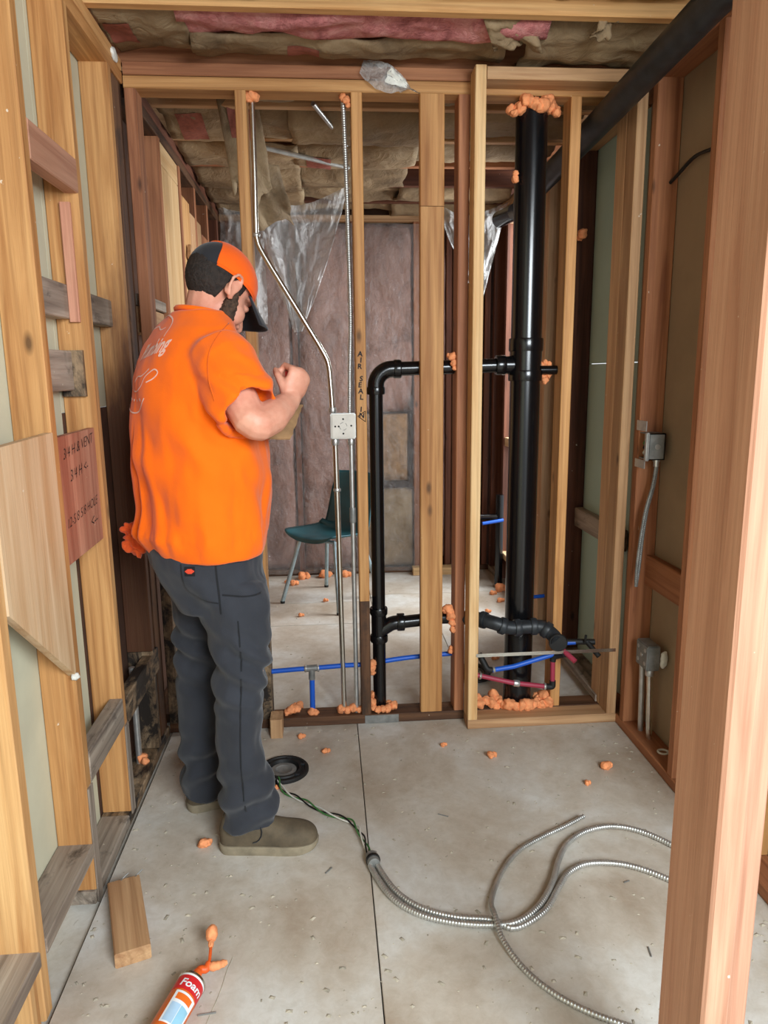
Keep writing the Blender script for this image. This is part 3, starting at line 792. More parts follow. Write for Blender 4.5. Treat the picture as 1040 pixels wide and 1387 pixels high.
# toilet flange set in the floor
t = thing('toilet_flange', (-0.186, 2.378, 0.0), 'round black toilet flange set in the floor beside the boots', 'flange')
lathe('ring', (-0.186, 2.378, 0.0), (0, 0, 1), [(-0.01, 0.055), (0.0, 0.090), (0.008, 0.090), (0.012, 0.086), (0.012, 0.078), (0.008, 0.075), (0.008, 0.066), (0.013, 0.063), (0.013, 0.056), (0.002, 0.052), (-0.004, 0.0)], 'rubber_black', t, 40)
lathe('plug', (-0.186, 2.378, 0.002), (0, 0, 1), [(-0.004, 0.047), (0.003, 0.046), (0.004, 0.030), (0.001, 0.026), (0.0, 0.0)], 'steel_dark', t, 30)
for i in range(6):
    a = i * PI / 3 + 0.3
    box('slot', (-0.186 + 0.070 * math.cos(a) - 0.008, 2.378 + 0.070 * math.sin(a) - 0.004, 0.0085), (-0.186 + 0.070 * math.cos(a) + 0.008, 2.378 + 0.070 * math.sin(a) + 0.004, 0.0125), 'abs_scuffed', t, 0)

# ================================================================ ELECTRICAL
CY = 2.735
t = thing('junction_box', (0.061, CY, 1.158), 'square white junction box cover between two conduits beside the marked stud', 'electrical box')
box('box', (0.014, 2.712, 1.158), (0.110, 2.760, 1.254), 'steel_galv', t, 0.004)
cv = box('cover', (0.016, 2.700, 1.160), (0.108, 2.711, 1.252), 'box_white', t, 0.005)
for dx, dz in [(0, 0.027), (0, -0.027), (0.030, 0.002), (-0.030, 0.0), (-0.017, 0.0)]:
    lathe('screw_hole', (0.062 + dx, 2.701, 1.206 + dz), (0, -1, 0), [(-0.001, 0.0035), (0.0012, 0.0035), (0.0013, 0)], 'gap_black', cv, 10)
multi('knockout', [sweep([(0.062 + 0.014 * math.cos(a), 2.6995, 1.206 + 0.014 * math.sin(a)) for a in [i * PI / 10 + j * PI / 2 for i in range(4)]], 0.0008, 5) for j in range(4)], 'steel_dark', cv)
t = thing('bent_conduit', (0.04, CY, 0.04), 'bent steel conduit running down from the ceiling into the junction box', 'conduit')
p_ = smooth_path([(-0.228, CY, 2.345), (-0.230, CY, 2.10), (-0.233, CY, 1.93), (-0.231, CY, 1.875), (-0.205, CY, 1.815), (-0.08, CY, 1.605), (-0.012, CY, 1.49), (0.012, CY, 1.435), (0.019, CY, 1.36), (0.024, CY, 1.26)], 8)
tube('upper_run', p_, 0.0095, 'steel_bright', t, 16)
coupling('connector', (0.024, CY, 1.265), (0, 0, 1), 0.010, 0.0125, 'steel_galv', t)
coupling('strap', (-0.233, CY, 1.89), (0, 0, 1), 0.006, 0.0125, 'steel_galv', t)
t = thing('straight_conduit', (0.035, CY, 0.04), 'straight bright conduit dropping from the junction box to the sole plate', 'conduit')
tube('tube', [(0.031, CY, 1.16), (0.036, CY, 0.75), (0.042, CY, 0.036)], 0.0105, 'steel_bright', t, 16)
coupling('connector', (0.031, CY, 1.145), (0, 0, 1), 0.012, 0.0135, 'steel_galv', t)
coupling('strap', (0.034, CY, 0.96), (0, 0, 1), 0.006, 0.0130, 'steel_galv', t)
t = thing('straight_conduit', (0.093, CY, 0.04), 'dull conduit hugging the marked stud down to the sole plate', 'conduit')
tube('tube', [(0.092, CY, 1.16), (0.093, CY, 0.036)], 0.0092, 'steel_galv', t, 16)
coupling('connector', (0.092, CY, 1.145), (0, 0, 1), 0.012, 0.0120, 'steel_galv', t)
coupling('strap', (0.093, CY, 0.86), (0, 0, 1), 0.03, 0.0115, 'steel_dark', t)
tag(flex('flexible_cable', [(0.086, CY, 2.35), (0.092, CY, 2.1), (0.096, CY, 1.85), (0.098, CY, 1.60), (0.092, CY, 1.42), (0.088, CY, 1.25)], 0.0088, 'steel_galv'),
    'ribbed steel cable hanging from the top plate into the junction box', 'cable')

# boxes on the right wall
t = thing('switch_box', (1.16, 2.50, 1.05), 'upper grey steel switch box on the right wall with wires inside', 'electrical box')
multi('box', [boxm((1.137, 2.455, 1.085), (1.196, 2.459, 1.180)), boxm((1.137, 2.455, 1.085), (1.196, 2.535, 1.089)), boxm((1.137, 2.455, 1.176), (1.196, 2.535, 1.180)), boxm((1.192, 2.455, 1.085), (1.196, 2.535, 1.180))], 'steel_dark', t)
box('cover_ring', (1.125, 2.452, 1.082), (1.139, 2.470, 1.183), 'steel_galv', t, 0.003)
box('bracket', (1.1315, 2.475, 1.186), (1.1345, 2.555, 1.222), 'steel_galv', t, 0)
box('bracket', (1.1315, 2.475, 1.052), (1.1345, 2.555, 1.082), 'steel_galv', t, 0)
for z_, mt in [(1.12, 'wire_white'), (1.14, 'wire_black'), (1.155, 'wire_green')]:
    tube('wire', smooth_path([(1.18, 2.50, z_), (1.150, 2.49, z_ + 0.01), (1.140, 2.505, z_ - 0.012), (1.150, 2.52, z_ - 0.02)]), 0.003, mt, t, 8)
lathe('knockout', (1.168, 2.4545, 1.132), (0, -1, 0), [(-0.001, 0.010), (0.001, 0.010), (0.0012, 0.0)], 'steel_galv', t, 16)
lathe('cable_clamp', (1.176, 2.475, 1.072), (0, 0, 1), [(-0.012, 0.008), (-0.012, 0.010), (0.006, 0.010), (0.006, 0.013), (0.014, 0.013)], 'steel_galv', t, 14)
tag(flex('flexible_cable', [(1.176, 2.475, 1.062), (1.165, 2.470, 0.99), (1.142, 2.465, 0.90), (1.128, 2.465, 0.78), (1.124, 2.470, 0.68), (1.128, 2.478, 0.612)], 0.0062, 'steel_dark'),
    'ribbed cable hanging from the upper switch box, nearer the frame', 'cable', None)
tag(flex('flexible_cable', [(1.180, 2.475, 1.062), (1.172, 2.475, 0.99), (1.155, 2.480, 0.90), (1.143, 2.480, 0.78), (1.137, 2.480, 0.68), (1.130, 2.480, 0.612)], 0.0062, 'steel_dark'),
    'ribbed cable hanging from the upper switch box, nearer the drywall', 'cable', None)
t = thing('outlet_box', (1.17, 2.41, 0.31), 'lower grey steel outlet box on top of two conduits, right wall', 'electrical box')
b1 = box('box', (1.142, 2.380, 0.316), (1.192, 2.475, 0.412), 'steel_dark', t, 0.004)
for y_, z_ in [(2.40, 0.39), (2.455, 0.39), (2.40, 0.34), (2.455, 0.34), (2.428, 0.365)]:
    lathe('knockout', (1.142, y_, z_), (-1, 0, 0), [(-0.001, 0.008), (0.0012, 0.008), (0.0014, 0.0)], 'steel_galv', b1, 12)
blob('plaster_smear', (1.205, 2.376, 0.365), 0.020, 'paint_white', t, 4, (0.7, 0.4, 1.6))
t = thing('short_conduit', (1.160, 2.455, 0.04), 'short conduit under the lower outlet box, closer to the corner stud', 'conduit')
tube('tube', [(1.160, 2.455, 0.318), (1.176, 2.470, 0.036)], 0.0105, 'steel_galv', t, 14)
t = thing('short_conduit', (1.172, 2.405, 0.04), 'short bright conduit under the lower outlet box with a connector', 'conduit')
tube('tube', [(1.166, 2.405, 0.318), (1.180, 2.405, 0.036)], 0.0115, 'steel_bright', t, 14)
coupling('connector', (1.1665, 2.405, 0.302), (0, 0, 1), 0.012, 0.0140, 'steel_galv', t)
tag(me_obj('caulk_ring', *sweep([(1.185 + 0.018 * math.cos(a), 2.30 + 0.016 * math.sin(a), 0.041) for a in [i * 0.35 for i in range(19)]], 0.004, 6), 'paint_white', smooth=True), 'white ring of dried caulk on the right sole plate', 'caulk')

# armoured cables and wires on the floor
flo = [(0.091, 1.860, 0.016), (0.098, 1.806, 0.012), (0.141, 1.699, 0.012), (0.203, 1.631, 0.012), (0.284, 1.592, 0.013), (0.376, 1.573, 0.013), (0.454, 1.576, 0.014), (0.527, 1.627, 0.014), (0.590, 1.711, 0.014)]
tag(flex('armoured_cable', [(x, y, z) for x, y, z in flo] + [(0.637, 1.799, 0.014), (0.690, 1.871, 0.014), (0.765, 1.920, 0.014), (0.852, 1.934, 0.014), (0.931, 1.900, 0.013), (1.00, 1.82, 0.012), (1.06, 1.70, 0.012)], 0.0085, 'steel_galv'),
    'armoured steel cable on the floor making the wider loop from the taped wires', 'cable')
tag(flex('armoured_cable', [(x + 0.016, y + 0.016, z) for x, y, z in flo[:6]] + [(0.445, 1.560, 0.010), (0.536, 1.610, 0.010), (0.600, 1.690, 0.010), (0.652, 1.748, 0.012), (0.722, 1.775, 0.014), (0.825, 1.759, 0.012), (0.914, 1.695, 0.010), (0.98, 1.60, 0.010)], 0.0085, 'steel_galv'),
    'armoured steel cable on the floor making the tighter loop from the taped wires', 'cable')
tag(flex('armoured_cable', [(0.778, 1.989, 0.016), (0.705, 1.951, 0.012), (0.623, 1.911, 0.010), (0.541, 1.860, 0.010), (0.480, 1.794, 0.010), (0.431, 1.714, 0.010), (0.402, 1.640, 0.018), (0.398, 1.585, 0.031), (0.403, 1.515, 0.018), (0.434, 1.433, 0.009), (0.482, 1.361, 0.009), (0.548, 1.304, 0.009), (0.628, 1.259, 0.009), (0.72, 1.22, 0.009)], 0.0075, 'steel_galv'),
    'loose armoured cable with a cut end curving under the other two', 'cable')
for j, (mt, col_) in enumerate([('wire_green', 'green'), ('wire_black', 'black'), ('wire_white', 'white')]):
    ph = j * 2.1
    base = smooth_path([(-0.205, 2.30, 0.02), (-0.176, 2.233, 0.008), (-0.111, 2.171, 0.008), (-0.038, 2.095, 0.010), (0.043, 2.036, 0.012), (0.074, 1.960, 0.014), (0.093, 1.863, 0.016)], 12)
    L = len(base)
    path = [q + Vector((0.006 * math.cos(ph + i * 0.28), 0.006 * math.sin(ph + i * 0.28), 0.003 + 0.003 * math.sin(ph + i * 0.28))) for i, q in enumerate(base)]
    tag(tube('wire', path, 0.0026, mt, None, 7), f'{col_} strand of the twisted wires between flange and cable end', 'wire')
t = thing('wire_clamp', (0.095, 1.850, 0.0), 'dark tape clamp joining the twisted wires to the cables', 'clamp')
lathe('sleeve', (0.100, 1.845, 0.018), (0.18, -1, 0), [(-0.022, 0.010), (-0.020, 0.016), (-0.004, 0.018), (0.006, 0.019), (0.020, 0.017), (0.022, 0.010)], 'steel_dark', t, 16)
lathe('band', (0.101, 1.842, 0.018), (0.18, -1, 0), [(-0.006, 0.0185), (-0.005, 0.021), (0.005, 0.021), (0.006, 0.0185)], 'wire_black', t, 16)

# ================================================================ CHAIR in the far room
cx, cy = 0.008, 4.340
t = thing('school_chair', (cx, cy, 0.0), 'teal plastic shell chair on pale metal legs in the far room', 'chair')
fv = Vector((-0.66, -0.75, 0)).normalized(); sv = Vector((0.75, -0.66, 0)).normalized()
prof = smooth_path([(0.215, 0, 0.412), (0.200, 0, 0.436), (0.10, 0, 0.428), (-0.04, 0, 0.418), (-0.13, 0, 0.425), (-0.185, 0, 0.470), (-0.215, 0, 0.56), (-0.245, 0, 0.68), (-0.268, 0, 0.790)], 4)
wd_ = [0.165, 0.195, 0.215, 0.215, 0.20, 0.180, 0.172, 0.165, 0.135]
def shell(u, v):
    i = v * (len(prof) - 1); a = int(min(i, len(prof) - 2)); q = prof[a].lerp(prof[a + 1], i - a)
    j = v * (len(wd_) - 1); a = int(min(j, len(wd_) - 2)); w = wd_[a] + (wd_[a + 1] - wd_[a]) * (j - a)
    s = 2 * u - 1
    dish = 0.035 * abs(s) ** 2.6
    p = Vector((cx, cy, 0)) + fv * (q.x + (dish * 0.9 if v > 0.5 else 0)) + sv * (s * w) + Vector((0, 0, q.z + (dish if v < 0.6 else 0)))
    return p
sh = sheet('shell', shell, 16, 40, 'chair_teal', t, 0.008)
for (fx, fy) in [(-0.301, 4.316), (-0.029, 4.632), (0.044, 4.054), (0.314, 4.360)]:
    top = Vector((cx, cy, 0)).lerp(Vector((fx, fy, 0)), 0.60); top.z = 0.415
    lg = tube('leg', [(fx, fy, 0.012), top], 0.0125, 'chair_leg', t, 12)
    lathe('foot_cap', (fx, fy, 0.0), (0, 0, 1), [(0, 0.014), (0.014, 0.014), (0.016, 0.010)], 'rubber_black', lg, 12)
for a, c_ in [((-0.301, 4.316), (0.044, 4.054)), ((-0.029, 4.632), (0.314, 4.360))]:
    pa = Vector((cx, cy, 0)).lerp(Vector((*a, 0)), 0.60); pc = Vector((cx, cy, 0)).lerp(Vector((*c_, 0)), 0.60); pa.z = pc.z = 0.412
    tube('cross_tube', [pa, pc], 0.0115, 'chair_leg', t, 10)

# ================================================================ PLASTIC SHEETING
def poly(name, fn, label, nu=50, nv=60):
    o = sheet(name, fn, nu, nv, 'poly_sheet' if 'far wall' in label else 'poly_drape')
    return tag(o, label, 'plastic sheet')
def far_poly(u, v):
    x = -0.64 + 1.42 * u; z = 0.03 + 2.32 * v
    y = ZY - 0.035 - 0.03 * fbm((x * 3.2, z * 3.0, 2.2), 1.2, 4) - 0.012 * abs(noise.noise(Vector((x * 11 + z * 4, z * 9 - x * 5, 4)))) - 0.01
    return (x, min(y, ZY - 0.02), z)
poly('plastic_sheet', far_poly, 'clear crinkled plastic sheet covering the old insulation on the far wall', 80, 110)
def tri_poly(a, b_, c_, seed, amp=0.05):
    a, b_, c_ = Vector(a), Vector(b_), Vector(c_); n_ = (b_ - a).cross(c_ - a).normalized()
    def fn(u, v):
        top = a.lerp(b_, u); top.z -= 0.10 * math.sin(PI * u) * (1 - 0.3 * u)
        p = top.lerp(c_ + (b_ - a) * 0.10 * (u - 0.5), v ** 1.05)
        return p + n_ * (amp * fbm((u * 3.0 + seed, v * 2.2, seed), 1.3, 4) + 0.012 * noise.noise(Vector((u * 22, v * 5, seed))) * (1 - v * 0.5))
    return fn
poly('plastic_sheet', tri_poly((-0.39, 4.10, 2.36), (0.17, 4.25, 2.43), (-0.145, 4.15, 1.63), 1.3), 'triangle of clear plastic drooping from the ceiling behind the bent conduit')
poly('plastic_sheet', tri_poly((0.66, 4.55, 2.43), (1.12, 4.50, 2.40), (0.95, 4.50, 1.84), 7.3, 0.04), 'clear plastic drooping from the ceiling left of the soil pipe')
poly('plastic_sheet', lambda u, v: (-0.60 + 0.26 * u, 4.55 + 0.08 * fbm((u * 2, v * 3, 1), 1.5, 3), 1.70 + 0.66 * v), 'grey plastic hanging in the far corner behind the worker', 24, 40)
# scrap on the top plate
def scrap(u, v):
    p0, p1 = Vector((0.150, 2.690, 2.425)), Vector((0.350, 2.690, 2.345))
    w = 0.045 * math.sin(PI * min(1, u * 1.05 + 0.12)) ** 0.8
    p = p0.lerp(p1, u) + Vector((0.35, 0, 0.94)) * (w * (2 * v - 1))
    return p + Vector((0, -0.020 * abs(fbm((u * 5, v * 3, 3), 1.4, 3)) - 0.004, 0))
o = poly('plastic_scrap', scrap, 'scrap of clear plastic with a white paint dab stuck on the top plate', 24, 12)
sheet('paint_dab', lambda a, b_: Vector(scrap(0.42 + 0.36 * a + 0.05 * noise.noise(Vector((b_ * 4, 1, 1))), 0.35 + 0.55 * b_ + 0.08 * noise.noise(Vector((a * 5, 2, 1))))) + Vector((0, -0.002, 0)), 12, 8, 'paint_white', o)

# ================================================================ FOAM
def foam(name, cs, label, group=None, mat='foam_orange'):
    parts = []
    for i, (x, y, z, r) in enumerate(cs):
        bm = bmesh.new(); bmesh.ops.create_icosphere(bm, subdivisions=3, radius=1.0)
        vs = []
        sd = x * 31.7 + y * 17.1 + i
        for v in bm.verts:
            d = v.co.normalized()
            k_ = 1 + 0.38 * fbm(d + Vector((sd, sd * 1.7, sd)), 1.2, 3) + 0.13 * noise.noise(d * 5 + Vector((sd, 0, 0)))
            q = Vector((x, y, z)) + d * (r * k_)
            vs.append(q)
        parts.append((vs, [tuple(v.index for v in f.verts) for f in bm.faces])); bm.free()
    return tag(multi(name, parts, mat, None, smooth=True), label, 'foam', group)
rnd = random.Random(4)
foam('spray_foam', [(sx + 0.060 * math.cos(a) , PY + 0.050 * math.sin(a) - 0.015, 2.325 + 0.014 * rnd.uniform(-1, 1), rnd.uniform(0.017, 0.024)) for a in [PI + i * PI / 11 for i in range(12)]] +
     [(sx - 0.078, PY - 0.05, 2.295, 0.013), (sx + 0.076, PY - 0.045, 2.30, 0.015), (sx + 0.085, PY - 0.02, 2.315, 0.016), (sx - 0.082, PY - 0.02, 2.315, 0.017)], 'collar of orange spray foam around the top of the soil pipe')
foam('spray_foam', [(sx + 0.088 * math.cos(a), PY + 0.070 * math.sin(a) - 0.005, 0.048 + 0.012 * rnd.uniform(0, 1), rnd.uniform(0.016, 0.026)) for a in [PI * 0.95 + i * PI * 1.1 / 12 for i in range(13)]] +
     [(sx + 0.11, PY - 0.02, 0.07, 0.024), (sx + 0.12, PY - 0.05, 0.055, 0.022), (sx + 0.09, PY - 0.055, 0.045, 0.02), (sx - 0.10, PY, 0.075, 0.022), (sx + 0.135, PY - 0.01, 0.062, 0.017)], 'ring of orange spray foam around the foot of the soil pipe')
foam('spray_foam', [(0.600, 2.715, 0.060, 0.023), (0.592, 2.72, 0.085, 0.015)], 'orange foam lump inside the frame against its left stud')
foam('spray_foam', [(0.650, 2.715, 0.058, 0.022), (0.628, 2.72, 0.068, 0.018), (0.668, 2.71, 0.045, 0.015)], 'double orange foam lump between frame stud and soil pipe')
foam('spray_foam', [(vx + 0.040 * math.cos(a), PY - 0.01 + 0.036 * math.sin(a), 0.050 + 0.010 * rnd.uniform(0, 1), rnd.uniform(0.013, 0.019)) for a in [PI * 0.9 + i * PI * 1.2 / 7 for i in range(8)]] + [(vx + 0.055, PY - 0.02, 0.058, 0.017), (vx - 0.035, PY - 0.02, 0.075, 0.02), (vx - 0.03, PY, 0.10, 0.015)], 'orange spray foam around the foot of the slim vent pipe')
foam('spray_foam', [(-0.228, CY - 0.01, 2.343, 0.020), (-0.240, CY - 0.015, 2.335, 0.014), (-0.215, CY - 0.012, 2.337, 0.014)], 'orange foam plug where the bent conduit meets the top plate')
foam('spray_foam', [(0.086, CY - 0.012, 2.343, 0.014), (0.098, CY - 0.018, 2.332, 0.013), (0.103, CY - 0.02, 2.315, 0.009)], 'orange foam plug where the ribbed cable meets the top plate')
foam('spray_foam', [(0.478, 2.728, 1.458, 0.016), (0.482, 2.720, 1.435, 0.013), (0.484, 2.716, 1.415, 0.009), (0.465, 2.735, 1.462, 0.009)], 'orange foam drip at the stud where the vent pipe passes')
foam('spray_foam', [(0.468, 2.722, 0.470, 0.020), (0.478, 2.715, 0.445, 0.020), (0.482, 2.708, 0.415, 0.015), (0.482, 2.705, 0.388, 0.013), (0.456, 2.73, 0.462, 0.015)], 'orange foam drip at the stud where the drain arm passes')
foam('spray_foam', [(0.480, 2.735, 0.285, 0.012), (0.481, 2.732, 0.300, 0.009)], 'small orange foam dab above the blue water line')
foam('spray_foam', [(0.158, 2.735, 0.245, 0.016), (0.160, 2.732, 0.225, 0.014), (0.160, 2.735, 0.205, 0.012)], 'orange foam dab on the marked stud at the blue line')
foam('spray_foam', [(sx - 0.066, 2.715, 2.082, 0.014), (sx - 0.066, 2.712, 2.100, 0.010)], 'orange foam dab on the side of the soil pipe near the ceiling')
foam('spray_foam', [(0.850 + 0.022 * math.cos(a), PY + 0.03, 1.405 + 0.028 * math.sin(a), 0.013) for a in [i * PI / 4 for i in range(8)]] + [(0.85, PY + 0.02, 1.365, 0.013)], 'orange foam ring around the stub right of the soil pipe')
foam('spray_foam', [(1.128, 3.20, 1.985, 0.020), (1.126, 3.23, 1.975, 0.014)], 'pink-orange foam dab on the dark stud behind the frame')
foam('spray_foam', [(0.030, 2.735, 0.052, 0.018), (0.055, 2.73, 0.050, 0.016), (0.080, 2.735, 0.055, 0.018), (0.105, 2.73, 0.050, 0.014)], 'pinkish foam crust around the feet of the two conduits')
foam('spray_foam', [(-0.088, 2.735, 0.046, 0.018), (-0.075, 2.73, 0.043, 0.013)], 'orange foam around the foot of the blue drop')
foam('spray_foam', [(-0.175, 2.745, 0.055, 0.020), (-0.155, 2.74, 0.060, 0.018), (-0.192, 2.735, 0.048, 0.013)], 'orange foam lump on the sole plate left of the blue drop')
foam('spray_foam', [(-0.145, 2.86, 0.014, 0.018), (-0.165, 2.87, 0.012, 0.013)], 'orange foam scrap on the floor just behind the sole plate')
foam('spray_foam', [(-0.690, 2.545, 0.062, 0.020), (-0.690, 2.55, 0.090, 0.016)], 'orange foam lump on the left sole plate near the mouldy corner')
foam('spray_foam', [(-0.690, 2.42, 0.055, 0.018), (-0.675, 2.40, 0.053, 0.014)], 'orange foam lump at the foot of the left wall conduit')
for (x, y, r, lb) in [(-0.133, 2.607, 0.011, 'orange foam crumb on the floor beside the small upright wood chunk'), (-0.038, 2.486, 0.011, 'orange foam crumb on the floor between toilet flange and vent pipe'),
        (0.411, 2.490, 0.009, 'tiny orange foam crumb on the floor in front of the wide flat stud'), (0.574, 2.393, 0.013, 'ragged orange foam crumb on the floor in front of the new frame'),
        (0.964, 2.278, 0.016, 'largest orange foam crumb on the floor near the lower outlet box'), (0.862, 2.185, 0.009, 'tiny orange foam crumb next to the largest one by the right wall'),
        (-0.405, 1.975, 0.014, 'orange foam crumb on the floor behind the heel of the boot'), (-0.205, 2.262, 0.008, 'tiny orange foam crumb touching the toilet flange wires')]:
    foam('foam_crumb', [(x, y, r * 0.8, r), (x + r * 1.1, y + r * 0.5, r * 0.65, r * 0.75)], lb)
G = 'orange foam crumbs on the far room floor'
for (x, y, r, lb) in [(-0.253, 4.70, 0.020, 'orange foam crumb on the far floor left of the chair'), (-0.300, 4.75, 0.014, None), (-0.039, 4.315, 0.012, 'orange foam crumb on the floor between the chair legs'),
        (-0.182, 4.052, 0.012, 'orange foam crumb on the floor in front of the chair'), (0.92, 3.995, 0.013, 'orange foam crumb on the sunlit floor left of the soil pipe'), (1.04, 4.188, 0.016, None), (1.03, 4.34, 0.016, None),
        (0.80, 3.30, 0.014, 'orange foam crumb on the floor just behind the soil pipe base'), (-0.20, 4.84, 0.03, None), (-0.05, 4.86, 0.03, None), (0.10, 4.86, 0.025, None), (1.09, 4.40, 0.03, 'large orange foam lump in the far right corner')]:
    foam('foam_crumb', [(x, y, r * 0.8, r), (x + r * 1.2, y + r * 0.4, r * 0.65, r * 0.75)], lb or 'orange foam crumb scattered over the far room floor', G)

# ================================================================ LOOSE THINGS ON THE FLOOR
o = bar('timber_offcut', (-0.590, 1.800, 0.0205), (-0.500, 1.545, 0.0205), 0.084, 0.040, 'wood_tan', None, up=(0, 0, 1))
tag(o, 'short sawn timber offcut lying by the spray foam can', 'wood block')
for dx, dy in [(0.0, 0.0), (0.035, 0.012)]:
    o2 = me_obj('nail', *sweep([(-0.595 + dx, 1.795 + dy, 0.0405), (-0.588 + dx, 1.79 + dy, 0.050), (-0.575 + dx, 1.80 + dy, 0.058)], 0.0018, 6), 'steel_dark', o)
    o2.parent = None; o2.location = o2.location + o.location
    tag(o2, 'bent nail sticking out of the timber offcut', 'nail', 'bent nails in the offcut')
tag(board('wood_chunk', (-0.250, 2.615, 0.0), (-0.203, 2.692, 0.078), 'wood_tan', None), 'small upright wood chunk against the sole plate by the worker', 'wood block')
T = Vector((-0.338, 1.447, 0.033)); dcan = Vector((0.30, 0.954, 0)).normalized()
t = thing('foam_can', tuple(T - dcan * 0.12 - Vector((0, 0, 0.033))), 'orange and white spray foam can lying on the floor, foam oozing out', 'can')
CR = 0.0325
B = T - dcan * 0.240
def can_band(name, a, b_, mat, r=CR): return lathe(name, B, dcan, [(a, r - 0.0004), (a, r), (b_, r), (b_, r - 0.0004)], mat, t, 36)
lathe('body', B, dcan, [(0, CR - 0.004), (0.003, CR - 0.0004), (0.228, CR - 0.0004), (0.236, CR - 0.005), (0.242, CR - 0.012), (0.246, 0.012), (0.254, 0.011)], 'can_orange', t, 36)
lathe('rim', B, dcan, [(0.226, CR - 0.001), (0.227, CR + 0.0012), (0.232, CR + 0.0012), (0.234, CR - 0.002)], 'steel_bright', t, 36)
can_band('red_band', 0.185, 0.222, 'can_red'); can_band('white_line', 0.222, 0.2265, 'can_white')
uu = Vector((0, 0, 1)); ww = dcan.cross(uu)
def can_pt(ang, ax, r=CR + 0.0008):
    return B + dcan * ax + (uu * math.cos(ang) + ww * math.sin(ang)) * r
def can_patch(name, a0, a1, x0, x1, mat, r=CR + 0.0005):
    return sheet(name, lambda u, v: can_pt(a0 + (a1 - a0) * u, x0 + (x1 - x0) * v, r), 12, 4, mat, t)
can_patch('white_panel', -0.2, 1.5, 0.100, 0.180, 'can_white')
can_patch('blue_panel', -0.05, 0.62, 0.104, 0.150, 'can_blue', CR + 0.0008); can_patch('blue_panel', 0.66, 1.35, 0.104, 0.150, 'can_sky', CR + 0.0008)
can_patch('red_panel', 0.0, 1.2, 0.158, 0.174, 'can_orange', CR + 0.0008)
can_patch('white_panel', -0.2, 1.5, 0.010, 0.080, 'can_white')
def can_text(txt, size, ang, ax, mat):
    g = text_geo(txt, size, 0.15, weight=0.0006)
    me_obj('lettering', [can_pt(ang + v.x / CR, ax + v.y, CR + 0.0012) for v in g[0]], g[1], mat, t)
can_text('Foam', 0.026, 0.62, 0.193, 'can_white')
tip = T + dcan * 0.018
tube('nozzle', smooth_path([tip - dcan * 0.012, tip + dcan * 0.012, (-0.316, 1.480, 0.030), (-0.309, 1.492, 0.034)]), [0.011] * 6 + [0.009] * 30, 'foam_wet', t, 12)
tube('foam_strand', smooth_path([(-0.310, 1.490, 0.030), (-0.311, 1.520, 0.040), (-0.313, 1.545, 0.050)]), 0.0038, 'foam_wet', t, 8)
blob('foam_blob', (-0.313, 1.562, 0.054), 0.017, 'foam_orange', t, 2, (0.85, 1.15, 1.15), 0.15)
blob('foam_blob', (-0.312, 1.540, 0.045), 0.009, 'foam_orange', t, 6, (0.8, 1.5, 1), 0.2)
tube('foam_strand', smooth_path([(-0.307, 1.486, 0.030), (-0.292, 1.485, 0.032), (-0.280, 1.492, 0.030), (-0.268, 1.496, 0.030)], 4), [0.009, 0.010, 0.011, 0.010, 0.009, 0.010, 0.009, 0.008, 0.008, 0.009, 0.007, 0.006, 0.004], 'foam_orange', t, 10)

# single nails and chips that can be picked out
for (x, y, a, L_, lb) in [(-0.300, 1.385, 0.1, 0.04, 'dark nail on the floor beside the spray foam can'), (0.341, 2.058, -0.5, 0.035, 'dark nail on bare floor between flange wires and cables'), (-0.027, 1.831, 0.9, 0.03, 'dark nail on the floor by the toe of the boot'), (0.755, 1.463, 1.4, 0.03, 'dark nail on the floor inside the loop of loose cable'), (0.80, 1.707, 0.3, 0.018, 'tiny dark nail on the floor below the tighter cable loop')]:
    d_ = Vector((math.cos(a), math.sin(a), 0)) * L_ * 0.5; c_ = Vector((x, y, 0.0022))
    tag(me_obj('nail', *sweep([c_ - d_, c_ + d_], 0.0019, 6), 'steel_dark'), lb, 'nail', 'loose nails on the floor')
tag(me_obj('floor_crack', *sweep(smooth_path([(-0.262, 1.545, 0.0), (-0.272, 1.50, 0.0), (-0.280, 1.44, 0.0), (-0.298, 1.361, 0.0)]), 0.0012, 5), 'debris'), 'thin pale splinter on the floor beside the foam can', 'splinter')
# sawdust, chips and crumbs nobody could count
parts = []
for i in range(900):
    if i % 3: x, y = rnd.uniform(-0.64, 1.12), rnd.uniform(1.25, 2.69)
    elif i % 2: x, y = rnd.choice([-0.60, 1.10]) + rnd.gauss(0, 0.05), rnd.uniform(1.3, 2.6)
    else: x, y = rnd.uniform(-0.6, 1.1), rnd.uniform(2.8, 4.9)
    if x < -0.64 or x > 1.13: continue
    s = rnd.choice([0.0012, 0.0016, 0.002, 0.003, 0.0045]); a = rnd.uniform(0, 6.28)
    e1 = Vector((math.cos(a), math.sin(a), 0)) * s * rnd.uniform(1, 2.2); e2 = Vector((-math.sin(a), math.cos(a), 0)) * s; c_ = Vector((x, y, 0.0))
    top = Vector((0, 0, s * 0.7))
    parts.append(([c_ - e1 - e2, c_ + e1 - e2, c_ + e1 + e2, c_ - e1 + e2, c_ + top], [(0, 3, 2, 1), (0, 1, 4), (1, 2, 4), (2, 3, 4), (3, 0, 4)]))
o = tag(multi('floor_debris', parts, 'debris'), 'pale sawdust, chips and crumbs scattered over the floor', 'debris'); o['kind'] = 'stuff'

